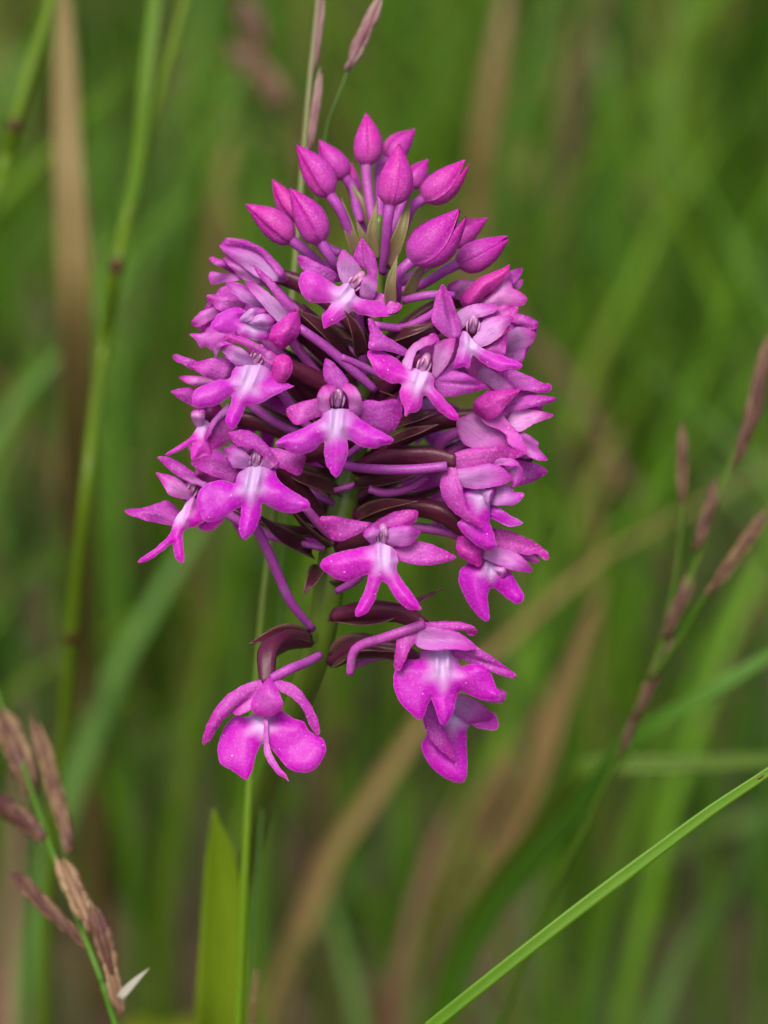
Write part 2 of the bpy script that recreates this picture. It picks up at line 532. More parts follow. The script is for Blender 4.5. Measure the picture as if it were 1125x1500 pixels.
# ------------------------------------------------------------------ petal sheets: an outline, a depth course and a domed, slightly crumpled surface
ZONES = {1: (330, 140), 2: (530, 140), 3: (180, 330), 4: (400, 400), 5: (560, 380), 6: (170, 600), 7: (400, 620), 8: (560, 620), 9: (280, 850), 10: (470, 850)}


def zpx(zone, pts):
    ox, oy = ZONES[zone]
    return np.array([(ox + x / 3.75, oy + y / 3.75) for x, y in pts], float)


def smooth_closed(p, n=5):
    k = len(p)
    out = []
    for i in range(k):
        a, b, c, e = p[i - 1], p[i], p[(i + 1) % k], p[(i + 2) % k]
        v1, v2 = unit(b - a), unit(c - b)
        v3 = unit(e - c)
        s1 = 0.5 if np.dot(v1, v2) > -.2 else 0.12      # keep sharp tips sharp
        s2 = 0.5 if np.dot(v2, v3) > -.2 else 0.12
        L = np.linalg.norm(c - b)
        m1 = (c - a) * s1
        m2 = (e - b) * s2
        m1 = unit(m1) * min(np.linalg.norm(m1), 1.1 * L)
        m2 = unit(m2) * min(np.linalg.norm(m2), 1.1 * L)
        for j in range(n):
            t = j / n
            out.append((2 * t ** 3 - 3 * t ** 2 + 1) * b + (t ** 3 - 2 * t ** 2 + t) * m1 + (-2 * t ** 3 + 3 * t ** 2) * c + (t ** 3 - t ** 2) * m2)
    out = np.array(out)
    nrm_ = np.roll(out, -1, 0) - np.roll(out, 1, 0)
    nrm_ = np.stack([-nrm_[:, 1], nrm_[:, 0]], 1) / (np.linalg.norm(nrm_, axis=1)[:, None] + 1e-9)
    j_ = np.array([noise.noise(Vector((q[0] * .16, q[1] * .16, 3.3))) * 1.3 + noise.noise(Vector((q[0] * .45, q[1] * .45, 9.1))) * .5 for q in out])
    return out + nrm_ * j_[:, None]


def poly_sdf(x, y, poly):
    x = x.ravel()
    y = y.ravel()
    best = np.full(len(x), 1e9)
    inside = np.zeros(len(x), bool)
    for a, b in zip(poly, np.roll(poly, -1, 0)):
        e = b - a
        l2 = e @ e + 1e-12
        t = np.clip(((x - a[0]) * e[0] + (y - a[1]) * e[1]) / l2, 0, 1)
        best = np.minimum(best, np.hypot(x - a[0] - t * e[0], y - a[1] - t * e[1]))
        cnd = (a[1] > y) != (b[1] > y)
        xi = a[0] + (y - a[1]) / (b[1] - a[1] + 1e-12) * e[0]
        inside ^= cnd & (x < xi)
    return np.where(inside, best, -best)


def sheet_geo(mp, outline, height, tone, step=2.2, th=.24):
    """march the outline's distance field into a grid mesh, lift it with height(x, y, dist), give it thickness"""
    lo = outline.min(0) - 2 * step
    hi = outline.max(0) + 2 * step
    nx = int((hi[0] - lo[0]) / step) + 2
    ny = int((hi[1] - lo[1]) / step) + 2
    X, Y = np.meshgrid(lo[0] + np.arange(nx) * step, lo[1] + np.arange(ny) * step)
    Fg = poly_sdf(X, Y, outline).reshape(X.shape)
    ids, V2, faces = {}, [], []

    def corner(q):
        if q not in ids:
            ids[q] = len(V2)
            V2.append((X[q[1], q[0]], Y[q[1], q[0]]))
        return ids[q]

    def cross(a, b):
        key = (min(a, b), max(a, b))
        if key not in ids:
            f0, f1 = Fg[a[1], a[0]], Fg[b[1], b[0]]
            t = min(max(f0 / (f0 - f1), 0.04), 0.96)
            ids[key] = len(V2)
            V2.append((X[a[1], a[0]] + (X[b[1], b[0]] - X[a[1], a[0]]) * t, Y[a[1], a[0]] + (Y[b[1], b[0]] - Y[a[1], a[0]]) * t))
        return ids[key]

    for j in range(ny - 1):
        for i in range(nx - 1):
            cs = [(i, j), (i + 1, j), (i + 1, j + 1), (i, j + 1)]
            ins = [Fg[q[1], q[0]] > 0 for q in cs]
            if not any(ins):
                continue
            poly = []
            for q in range(4):
                if ins[q]:
                    poly.append(corner(cs[q]))
                if ins[q] != ins[(q + 1) % 4]:
                    poly.append(cross(cs[q], cs[(q + 1) % 4]))
            if len(poly) >= 3:
                faces.append(tuple(poly))
    V2 = np.array(V2)
    dist = np.maximum(poly_sdf(V2[:, 0], V2[:, 1], outline), 0)
    z = height(V2[:, 0], V2[:, 1], dist)
    tap = np.clip(dist / 5, 0.25, 1)
    Vf = np.array([mp(a, b, h + th / 2 * q) for (a, b), h, q in zip(V2, z, tap)])
    Vb = np.array([mp(a, b, h - th / 2 * q) for (a, b), h, q in zip(V2, z, tap)])
    nn = len(V2)
    cnt = set()
    for f in faces:
        for a, b in zip(f, f[1:] + f[:1]):
            cnt.add((a, b))
    FF = [f[::-1] for f in faces] + [tuple(q + nn for q in f) for f in faces]
    T = tone(V2[:, 0], V2[:, 1], dist)
    # the cut edge has its own vertices so that the faces keep a crisp rim
    rim = [(a, b) for (a, b) in cnt if (b, a) not in cnt]
    ids2 = {v: k_ for k_, v in enumerate(sorted({x for e in rim for x in e}))}
    order = sorted(ids2, key=ids2.get)
    m_ = len(order)
    FF += [(2 * nn + ids2[a], 2 * nn + ids2[b], 2 * nn + m_ + ids2[b], 2 * nn + m_ + ids2[a]) for a, b in rim]
    return np.vstack([Vf, Vb, Vf[order], Vb[order]]), FF, np.vstack([T, T * np.array([.8, 1, 1, 1]), T[order], T[order]])


KIND = {'d': ('hood_sepal', 'sepal', .25, .45), 's': ('side_sepal', 'sepal', .30, .45), 'p': ('petal', 'petal', .85, .35), 'q': ('petal', 'petal', .40, .35),
        'r': ('side_sepal', 'bud', .10, .2), 'l': ('lip', 'lip', .0, .0), 'k': ('lip_ridge', 'petal', 1.1, .6)}


def organ_sheet(root, mp, kind, zone, zo, pts, tip, dz=0.6, dome=1.0, sd=0, arch=0.5, pale=None, crease=0.0, ext=9.0, light=0.0):
    p = zpx(zone, pts)
    b, t_ = p[0].copy(), p[tip].copy()
    if tip == 0:
        b = p.mean(0)
    ax = t_ - b
    L = np.linalg.norm(ax) + 1e-6
    ax = ax / L
    # the base runs on underneath its neighbours
    tt = (p - b) @ ax / L
    p = p - np.outer(np.clip(1 - tt / .28, 0, 1.2) * ext, ax)
    o = smooth_closed(p)
    nr = np.array([-ax[1], ax[0]])
    hw = max(np.abs((o - b) @ nr).max(), 4)
    rr = random.Random(sd)
    tilt = rr.uniform(-.40, .40)
    bulge = rr.choice((-.14, -.08, .08, .13, .18))
    ph = rr.uniform(0, 6)
    name, mat, p0, pe = KIND[kind]
    if pale is not None:
        p0 = pale

    def height(x, y, d):
        t0_ = ((x - b[0]) * ax[0] + (y - b[1]) * ax[1]) / L
        t = np.clip(t0_, 0, 1.1)
        e = ((x - b[0]) * nr[0] + (y - b[1]) * nr[1])
        h = zo + dz * np.abs(t) ** 1.4 + arch * np.sin(math.pi * np.clip(t, 0, 1))
        q = np.clip(d / hw, 0, 1)
        h = h + dome * 0.0707 * hw * (bulge if kind not in 'rk' else .42) * (1 - (1 - q) ** 2) + np.minimum(t0_, 0) * L * .09
        h = h + tilt * e * .0707
        h = h - crease * np.exp(-(e / (hw * .16)) ** 2) * np.sin(math.pi * np.clip(t, 0, 1))
        h = h + .14 * np.sin(t * 7 + ph + e / hw * 1.6) + .10 * np.sin(e / hw * 4.2 + ph * 2 + t * 3)
        return h

    def tone(x, y, d):
        t = np.clip(((x - b[0]) * ax[0] + (y - b[1]) * ax[1]) / L, 0, 1)
        e = ((x - b[0]) * nr[0] + (y - b[1]) * nr[1]) / hw
        pl = p0 * (1 - t ** 1.3) + pe * np.clip(d / hw * 1.5 - .15, 0, .8) * (1 - .6 * t) - .2 * (d < 2.0) + light
        return np.stack([np.clip(pl, 0, 1.2), e * .5 + .5, t, ((d < 1.0) * .5)], 1)

    mesh_obj(name, sheet_geo(mp, o, height, tone), M[mat], root, origin=mp(b[0], b[1], zo))


def lip_sheet(root, mp, zone, zo, pts, centre, throat, sd=0, fall=0.9, psize=26, ridge=True, dome=1.0, claw=10, light=0.0):
    o = smooth_closed(zpx(zone, pts))
    c = zpx(zone, [centre])[0]
    t0 = np.array(throat, float)
    dv = t0 - c
    L = np.linalg.norm(dv) + 1e-6
    dv = dv / L
    rmax = np.hypot(*(o - c).T).max()
    rr = random.Random(sd * 3 + 1)
    ph = rr.uniform(0, 6)
    tx, ty = rr.uniform(-.10, .10), rr.uniform(-.05, .22)

    def height(x, y, d):
        r = np.hypot(x - c[0], y - c[1]) / rmax
        s = (x - c[0]) * dv[0] + (y - c[1]) * dv[1]
        e = -(x - c[0]) * dv[1] + (y - c[1]) * dv[0]
        a = np.arctan2(y - c[1], x - c[0])
        h = zo + fall * r ** 1.7 * (0.7 + .5 * np.sin(a * 2 + ph)) + dome * .55 * (1 - (1 - np.clip(d / 22, 0, 1)) ** 2)
        h = h + (tx * (x - c[0]) + ty * (y - c[1])) * .0707
        up = np.clip(s / L, 0, 1.3)
        h = h - 1.2 * up ** 1.5
        if ridge:
            band = np.exp(-((s - .45 * L) / (.5 * L + 3)) ** 2)
            h = h + .5 * band * (np.exp(-((e - 8) / 4.2) ** 2) + np.exp(-((e + 8) / 4.2) ** 2)) - .15 * band * np.exp(-(e / 4) ** 2)
        h = h + .13 * np.sin(r * 9 + ph + a * 3) * np.clip(r * 2, 0, 1)
        return h

    def tone(x, y, d):
        s = (x - c[0]) * dv[0] + (y - c[1]) * dv[1]
        e = -(x - c[0]) * dv[1] + (y - c[1]) * dv[0]
        r = np.hypot(x - c[0], y - c[1])
        a = np.arctan2(y - c[1], x - c[0])
        dc = np.hypot(e, np.maximum(np.maximum(-s, s - L), 0)) * (1 + .18 * np.sin(a * 5 + ph))
        pl = np.clip(1.12 - dc / psize, 0, 1) ** 1.4 + light * .45 * (1 - .5 * r / rmax)
        return np.stack([pl, a / math.pi * .5 + .5, r / rmax, (d < .9) * .30], 1)

    mesh_obj('lip', sheet_geo(mp, o, height, tone), M['lip'], root, origin=mp(c[0], c[1], zo))


def column_geo(mp, throat, lipc):
    th = mp(throat[0], throat[1], 0)
    toward = unit(mp(throat[0], throat[1], 1.0) - th)
    L = np.linalg.norm(mp(1, 0, 0) - mp(0, 0, 0))
    up = unit(th - mp(lipc[0], lipc[1], 0))
    rt = np.cross(up, toward)
    parts = []
    q = lambda a, b, c: th + rt * L * a + up * L * b + toward * .001 * c
    parts.append(tube([q(0, -9, -.9), q(0, -2, -.3), q(0, 8, .1), q(0, 15, .0), q(0, 19, -.7)], [5 * L, 7 * L, 7.5 * L, 6 * L, 2 * L], n=12, ns_=12, pale=(.5, .2)))
    for sx in (-1, 1):
        parts.append(tube([q(sx * 4.2, -3, .25), q(sx * 4, 3, .6), q(sx * 3, 10, .5), q(sx * 2.2, 16, .1)], [.8 * L, 2.2 * L, 2.0 * L, .6 * L], n=10, ns_=8, pale=(.25, .45)))
        parts.append(tube([q(sx * 7, -12, -.5), q(sx * 8.5, -5, .1), q(sx * 9, 3, .1), q(sx * 7.5, 9, -.4)], [1 * L, 1.8 * L, 1.8 * L, .8 * L], n=9, ns_=8, pale=(.7, .4)))
    return join(*parts), th


def attach(root, th, toward, node, z0, sd, spur=None, ovary=None):
    """ovary and bract back to the rachis, spur hanging behind"""
    b = th - toward * .0022
    if ovary:
        mesh_obj('ovary', tube([P(*q) for q in ovary], [.0008, .00105, .0010, .0007], n=18, ns_=14, ridges=.16, tw=4), M['ovary'], root)
    elif node is not None:
        nx_, nd = rachis_at(node)
        a = P(nx_, node, nd)
        c = (a + b) / 2 + np.array([0, 0, 1]) * np.linalg.norm(b - a) * 0.12
        mesh_obj('ovary', tube([a, c, b], [.0007, .0009, .0008], n=14, ns_=12, ridges=.12, tw=5), M['ovary'], root, origin=b)
        e = (a * .25 + b * .75) - np.array([0, 0, 1]) * 0.0008
        mesh_obj('bract', ribbon([a - UPV * .0006, (a + e) / 2 - UPV * .0012, e], pxm(24), UPV + .6 * -FWD, 'bract', cup=.35, thick=.0003, nt_=12, ns_=6, wave=.05, pale=(.5, -.3), seed=sd), M['bract'], root, origin=a)
    if spur:
        mesh_obj('spur', tube([P(*q) for q in spur], [.0005, .00052, .0005, .00042], n=20, ns_=10), M['spur'], root)
    elif node is not None:
        nx_, nd = rachis_at(node)
        e = P(nx_ + random.uniform(-25, 25), node + random.uniform(15, 45), nd * .5 + z0 * .35)
        mesh_obj('spur', tube([b, (b + e) / 2 - UPV * .0012, e], [.0006, .0005, .00045, .00033], n=16, ns_=9), M['spur'], root, origin=b)


def traced(z0):
    return lambda u, v, h=0.0: P(u, v, z0 + h)


NF = [0]


def bloom(z0, throat, sheets, lips=(), node=None, col=True, spur=None, ovary=None, light=None):
    """throat in photo pixels; sheets: (kind, zone, depth mm, outline, tip index, options)"""
    NF[0] += 1
    sd = NF[0] * 17
    if light is None:      # the younger flowers near the tip are paler
        light = float(np.interp(throat[1], [400, 560, 720, 950], [.22, .16, .06, .0]))
    mp = traced(z0)
    th = mp(throat[0], throat[1], -1.0)
    toward = -FWD
    root = mesh_obj('flower', tube([th - toward * .0022, th - toward * .0008, th], [.0006, .0010, .0013], n=6, ns_=10), M['throat'], orchid, origin=th)
    for i, q in enumerate(sheets):
        kw = q[5] if len(q) > 5 else {}
        organ_sheet(root, mp, q[0], q[1], q[2], q[3], q[4], sd=sd + i, light=light, **kw)
    for i, q in enumerate(lips):
        kw = dict(q[4]) if len(q) > 4 else {}
        lip_sheet(root, mp, q[0], q[1], q[2], q[3], kw.pop('to', throat), sd=sd + 50 + i, light=light, **kw)
    if col and lips:
        geo, o = column_geo(lambda u, v, h=0.0: mp(u, v, h - .1), throat, zpx(lips[0][0], [lips[0][3]])[0])
        mesh_obj('column', geo, M['column'], root, origin=o)
    attach(root, th, toward, node, z0, sd, spur, ovary)


# A: topmost open flower
bloom(10, (521, 414), [
    ('s', 1, -1.0, [(610, 1000), (590, 960), (520, 925), (450, 890), (395, 872), (405, 920), (440, 965), (500, 1000), (560, 1020)], 4),
    ('p', 1, -.2, [(660, 1030), (625, 985), (612, 930), (628, 870), (650, 845), (690, 880), (735, 930), (750, 975), (720, 1010)], 4, dict(dz=.9)),
    ('d', 1, -.4, [(800, 1090), (810, 1030), (770, 960), (705, 890), (720, 840), (750, 780), (790, 830), (822, 880), (835, 960), (832, 1040), (815, 1090)], 5, dict(dz=1.0, crease=.5)),
    ('s', 4, -1.1, [(560, 150), (575, 105), (620, 120), (670, 150), (710, 180), (680, 215), (620, 225), (570, 200)], 4),
    ('p', 4, -.2, [(490, 120), (480, 60), (500, 20), (540, 0), (570, 40), (565, 110), (530, 145)], 3, dict(pale=.5, dz=.4))],
    [(4, .2, [(410, 45), (360, 75), (298, 35), (218, -10), (165, -5), (142, 35), (146, 90), (170, 135), (205, 160), (270, 166), (325, 162), (300, 195), (268, 240), (278, 308), (312, 290), (370, 262), (412, 232), (432, 207), (480, 228), (560, 242), (640, 235), (690, 205), (706, 180), (640, 158), (560, 150), (490, 140), (455, 120), (440, 80)], (390, 135))],
    node=520)
# B
bloom(8, (400, 462), [
    ('d', 3, 1.2, [(940, 470), (880, 450), (800, 340), (740, 270), (710, 210), (760, 245), (830, 310), (890, 380), (935, 440)], 4, dict(crease=.3)),
    ('p', 3, .8, [(870, 535), (820, 500), (760, 430), (700, 360), (665, 308), (730, 320), (800, 370), (870, 430), (918, 485), (905, 515)], 4),
    ('q', 3, -.8, [(740, 450), (660, 420), (590, 360), (560, 310), (640, 330), (720, 390), (790, 440)], 3),
    ('r', 3, 1.0, [(960, 480), (900, 500), (830, 550), (805, 600), (815, 640), (870, 682), (910, 660), (960, 610), (975, 570)], 5, dict(dome=1.3)),
    ('k', 3, .9, [(655, 520), (670, 480), (710, 455), (770, 455), (790, 480), (730, 490), (700, 525)], 3, dict(dz=.1)),
    ('k', 3, 1.1, [(700, 530), (740, 490), (800, 490), (835, 530), (810, 560), (760, 560)], 3, dict(dz=.1))],
    [(3, .2, [(830, 540), (760, 540), (690, 530), (655, 510), (680, 475), (640, 452), (580, 460), (520, 490), (485, 540), (483, 562), (530, 590), (590, 598), (620, 580), (640, 600), (700, 625), (760, 637), (808, 630), (830, 590)], (720, 550), dict(ridge=False, psize=22))],
    node=590, col=False)
# C
bloom(11, (376, 524), [
    ('s', 3, -.9, [(560, 840), (500, 850), (430, 820), (368, 770), (420, 748), (500, 728), (550, 725), (590, 770)], 3),
    ('p', 3, -.1, [(700, 760), (620, 765), (570, 720), (525, 670), (530, 655), (600, 655), (660, 680), (700, 730)], 4, dict(pale=.6, dz=.8)),
    ('d', 3, .2, [(840, 750), (800, 690), (740, 650), (660, 615), (570, 598), (555, 620), (620, 648), (700, 680), (750, 715), (790, 755)], 4, dict(dz=.8)),
    ('q', 3, .1, [(520, 712), (498, 665), (540, 635), (608, 622), (600, 652), (540, 668)], 2),
    ('q', 3, -.3, [(790, 760), (770, 720), (800, 690), (850, 720), (850, 780), (820, 790)], 3),
    ('r', 3, .2, [(840, 820), (820, 750), (850, 715), (890, 708), (925, 735), (935, 780), (910, 840), (870, 860)], 4, dict(dome=1.5))],
    [(3, .4, [(700, 765), (640, 765), (600, 800), (590, 840), (520, 850), (440, 880), (395, 910), (380, 960), (400, 995), (450, 1002), (520, 985), (570, 952), (605, 925), (590, 985), (565, 1050), (570, 1095), (610, 1118), (640, 1080), (665, 1020), (682, 985), (730, 985), (790, 960), (850, 925), (942, 884), (880, 858), (820, 835), (815, 780), (775, 752)], (680, 865))],
    node=650)
# D
bloom(15, (495, 585), [
    ('d', 4, -.2, [(345, 650), (300, 610), (275, 560), (280, 500), (288, 465), (330, 490), (380, 540), (412, 590), (415, 630), (380, 650)], 4, dict(dz=.6)),
    ('q', 4, .2, [(300, 760), (252, 735), (243, 680), (258, 635), (295, 612), (335, 615), (350, 640), (318, 665), (308, 700), (318, 750)], 4, dict(dz=.9)),
    ('q', 4, .2, [(425, 750), (412, 700), (400, 660), (378, 632), (405, 605), (450, 625), (480, 670), (490, 715), (470, 748)], 4, dict(dz=.9)),
    ('s', 4, -1.0, [(275, 770), (200, 805), (140, 835), (95, 810), (72, 760), (80, 738), (140, 715), (200, 695), (255, 690)], 4),
    ('s', 4, -1.2, [(430, 760), (480, 720), (520, 698), (590, 705), (650, 690), (700, 705), (710, 760), (690, 830), (650, 880), (600, 880), (540, 840), (480, 800)], 6)],
    [(4, .3, [(345, 745), (285, 748), (268, 790), (240, 812), (150, 858), (70, 892), (14, 932), (24, 952), (64, 958), (92, 986), (150, 997), (212, 980), (265, 938), (284, 928), (281, 990), (292, 1050), (316, 1092), (346, 1122), (372, 1090), (400, 1030), (413, 975), (408, 912), (440, 926), (490, 955), (560, 965), (602, 946), (645, 935), (662, 915), (628, 888), (570, 858), (500, 815), (445, 772), (410, 745)], (342, 850))],
    node=640, spur=[(494, 590, 12), (506, 620, 8), (520, 645, 2)])
# E
bloom(13.5, (621, 535), [
    ('s', 4, -.9, [(735, 450), (640, 432), (560, 425), (525, 410), (530, 330), (520, 255), (545, 250), (600, 330), (660, 370), (725, 410)], 5),
    ('p', 4, .1, [(745, 525), (722, 480), (735, 430), (780, 380), (840, 348), (895, 342), (882, 388), (830, 402), (790, 435), (772, 480), (770, 520)], 5, dict(dz=1.0)),
    ('p', 4, .1, [(890, 565), (880, 500), (882, 440), (895, 390), (950, 362), (1005, 355), (992, 420), (965, 485), (930, 535)], 5, dict(dz=.8, pale=.7)),
    ('d', 4, -.7, [(830, 470), (800, 420), (830, 370), (870, 330), (905, 340), (915, 400), (890, 470)], 3),
    ('s', 4, -1.0, [(880, 600), (930, 535), (1030, 545), (1120, 585), (1182, 620), (1150, 642), (1030, 670), (950, 682), (890, 655)], 4, dict(crease=.3))],
    [(4, .2, [(800, 530), (760, 515), (735, 520), (680, 472), (620, 438), (560, 426), (518, 424), (522, 462), (545, 512), (576, 562), (612, 590), (660, 606), (706, 610), (694, 655), (702, 695), (716, 735), (725, 792), (748, 770), (788, 765), (815, 730), (826, 680), (838, 672), (880, 725), (930, 772), (985, 806), (1016, 806), (1022, 785), (988, 740), (932, 680), (885, 625), (885, 575), (860, 540)], (795, 605), dict(psize=23))],
    node=640)
# F
bloom(9, (693, 477), [
    ('d', 5, .3, [(400, 425), (340, 400), (285, 365), (270, 320), (285, 240), (305, 180), (330, 128), (360, 175), (390, 230), (408, 290), (428, 330), (428, 385)], 6, dict(crease=.8)),
    ('p', 5, -.2, [(450, 385), (412, 310), (440, 270), (500, 247), (580, 243), (638, 257), (622, 287), (560, 312), (505, 325), (475, 350)], 5, dict(pale=.75)),
    ('s', 5, -1.0, [(560, 335), (590, 290), (640, 255), (700, 248), (748, 260), (738, 300), (715, 328), (640, 335)], 4),
    ('p', 5, -.1, [(505, 445), (530, 400), (555, 330), (620, 312), (700, 308), (728, 318), (690, 370), (640, 432), (580, 468), (530, 475)], 5, dict(pale=1.0)),
    ('s', 5, -.8, [(540, 490), (600, 470), (650, 430), (692, 395), (684, 450), (672, 525), (620, 520)], 3)],
    [(5, .4, [(460, 395), (430, 405), (418, 480), (402, 540), (390, 592), (420, 597), (450, 588), (478, 596), (486, 555), (495, 520), (540, 560), (590, 595), (650, 612), (705, 600), (745, 606), (768, 580), (738, 558), (680, 535), (605, 512), (545, 485), (505, 450)], (488, 470), dict(psize=24))],
    node=610)
# G
bloom(13, (375, 675), [
    ('s', 6, -.9, [(650, 385), (580, 382), (500, 350), (420, 308), (410, 285), (470, 260), (550, 246), (600, 265), (640, 310), (660, 350)], 4),
    ('p', 6, -.1, [(725, 310), (680, 318), (640, 315), (615, 262), (590, 208), (640, 203), (690, 212), (725, 250)], 4, dict(pale=.5, dz=.9)),
    ('d', 6, .3, [(885, 305), (855, 235), (815, 178), (760, 130), (690, 110), (616, 126), (645, 180), (700, 208), (760, 220), (810, 262), (850, 305)], 5, dict(dz=.8)),
    ('s', 6, -1.0, [(860, 230), (940, 224), (1038, 248), (1030, 310), (1006, 364), (950, 342), (880, 305)], 4),
    ('p', 6, -.2, [(820, 320), (800, 280), (830, 255), (875, 268), (885, 305)], 3, dict(pale=.5))],
    [(6, .3, [(765, 305), (700, 325), (665, 360), (650, 405), (590, 388), (520, 398), (470, 428), (445, 480), (450, 535), (470, 590), (500, 616), (552, 612), (612, 582), (662, 545), (690, 532), (684, 590), (674, 650), (686, 698), (712, 713), (742, 690), (772, 640), (795, 580), (800, 512), (835, 530), (900, 560), (965, 570), (1032, 555), (1066, 530), (1055, 500), (1000, 463), (932, 420), (885, 375), (870, 320), (835, 300)], (740, 425))],
    node=800, spur=[(372, 765, 9), (396, 815, 7), (425, 880, 4), (458, 922, 1)])
# H
bloom(6, (279, 718), [
    ('d', 6, -.2, [(410, 400), (340, 372), (290, 328), (220, 260), (270, 256), (320, 273), (380, 310), (435, 360), (440, 400)], 3),
    ('p', 6, .4, [(490, 418), (420, 407), (350, 372), (314, 330), (370, 343), (430, 368), (500, 402)], 3, dict(pale=.4)),
    ('q', 6, .1, [(400, 480), (300, 475), (268, 432), (243, 390), (213, 342), (270, 352), (330, 372), (395, 425)], 4),
    ('s', 6, -.5, [(320, 635), (230, 622), (140, 602), (46, 565), (50, 550), (150, 538), (220, 518), (280, 500), (320, 540), (335, 590)], 4, dict(crease=.3))],
    [(6, .4, [(400, 480), (370, 540), (330, 590), (310, 640), (290, 690), (240, 740), (170, 795), (118, 830), (123, 842), (180, 827), (250, 782), (306, 737), (315, 762), (320, 802), (345, 834), (372, 840), (374, 800), (370, 740), (366, 682), (378, 660), (430, 642), (485, 612), (475, 560), (445, 530), (432, 480)], (352, 595), dict(psize=17))],
    node=780)
# I (behind C, hanging)
bloom(3, (308, 604), [
    ('s', 6, .2, [(612, 10), (560, 48), (528, 110), (522, 214), (570, 208), (622, 172), (644, 110), (644, 30)], 3),
    ('q', 6, .9, [(600, -5), (530, 55), (485, 150), (498, 165), (540, 95), (608, 20)], 3),
    ('k', 6, .8, [(440, 65), (410, 30), (440, -5), (485, 8), (478, 62)], 2)],
    [(6, .2, [(470, 60), (420, 140), (350, 192), (268, 246), (290, 252), (370, 216), (425, 180), (415, 225), (411, 277), (450, 264), (482, 242), (527, 248), (528, 160), (515, 80)], (470, 100), dict(ridge=False, psize=18))],
    node=700, col=False)
# J
bloom(14, (562, 786), [
    ('s', 7, -.9, [(520, 570), (480, 592), (400, 640), (330, 643), (295, 590), (256, 545), (265, 513), (340, 510), (430, 528), (510, 545)], 5),
    ('s', 7, -.9, [(670, 705), (690, 680), (770, 646), (850, 658), (930, 690), (998, 726), (1002, 745), (940, 767), (850, 780), (760, 772), (690, 745)], 6, dict(dome=.6)),
    ('d', 7, -.2, [(530, 575), (580, 530), (650, 493), (720, 476), (792, 478), (798, 510), (770, 552), (700, 565), (630, 572), (570, 585)], 4),
    ('q', 7, .1, [(640, 620), (655, 572), (740, 563), (802, 583), (808, 606), (770, 652), (730, 674), (670, 668), (645, 650)], 3),
    ('p', 7, .1, [(545, 655), (500, 622), (503, 588), (560, 572), (595, 588), (562, 622)], 2, dict(pale=.6))],
    [(7, .3, [(620, 665), (555, 645), (530, 670), (440, 690), (350, 710), (290, 735), (258, 770), (262, 795), (310, 835), (370, 862), (430, 865), (500, 835), (525, 830), (515, 880), (490, 950), (460, 1010), (448, 1055), (470, 1063), (510, 1045), (550, 990), (575, 920), (598, 870), (630, 890), (660, 940), (700, 990), (750, 1025), (815, 1022), (800, 990), (760, 930), (710, 860), (680, 812), (685, 760), (675, 700)], (612, 760), dict(psize=25))],
    node=850)
# K
bloom(9, (706, 708), [
    ('d', 8, 1.2, [(395, 220), (410, 170), (470, 140), (560, 132), (660, 130), (745, 140), (784, 166), (750, 190), (690, 195), (620, 208), (560, 232), (480, 245), (430, 245)], 6, dict(dz=-.4)),
    ('q', 8, 1.0, [(590, 218), (650, 193), (710, 193), (754, 222), (720, 236), (660, 232)], 3),
    ('p', 8, 1.0, [(412, 295), (415, 245), (500, 238), (580, 222), (640, 232), (690, 268), (718, 300), (690, 327), (620, 347), (540, 360), (470, 354), (428, 332)], 6, dict(pale=.45)),
    ('s', 8, 1.3, [(385, 235), (345, 290), (322, 340), (326, 400), (350, 442), (400, 497), (460, 537), (510, 557), (542, 574), (547, 545), (500, 500), (462, 450), (442, 380), (428, 320), (412, 255)], 8, dict(dz=.3)),
    ('l', 8, -.3, [(590, 410), (615, 335), (690, 338), (718, 350), (727, 375), (774, 380), (777, 400), (740, 442), (690, 450), (600, 445)], 6, dict(pale=.5)),
    ('q', 8, .2, [(700, 255), (760, 233), (768, 290), (742, 342), (715, 348), (703, 312)], 2),
    ('l', 8, -.8, [(580, 435), (640, 463), (700, 503), (774, 546), (740, 564), (680, 562), (620, 532), (580, 512)], 3),
    ('k', 8, .6, [(560, 365), (600, 360), (625, 345), (620, 375), (590, 440), (570, 430)], 3, dict(dz=.2))],
    [(8, .2, [(445, 345), (520, 355), (585, 375), (592, 440), (590, 520), (596, 560), (620, 630), (626, 680), (580, 697), (535, 682), (480, 640), (430, 590), (410, 550), (440, 520), (450, 440)], (545, 410), dict(ridge=False, psize=24))],
    node=None, col=False, ovary=[(522, 688, 5), (575, 668, 8), (630, 668, 9), (670, 676, 10)], spur=[(655, 683, 11), (600, 688, 10.5), (545, 687, 9.5), (500, 682, 7)])
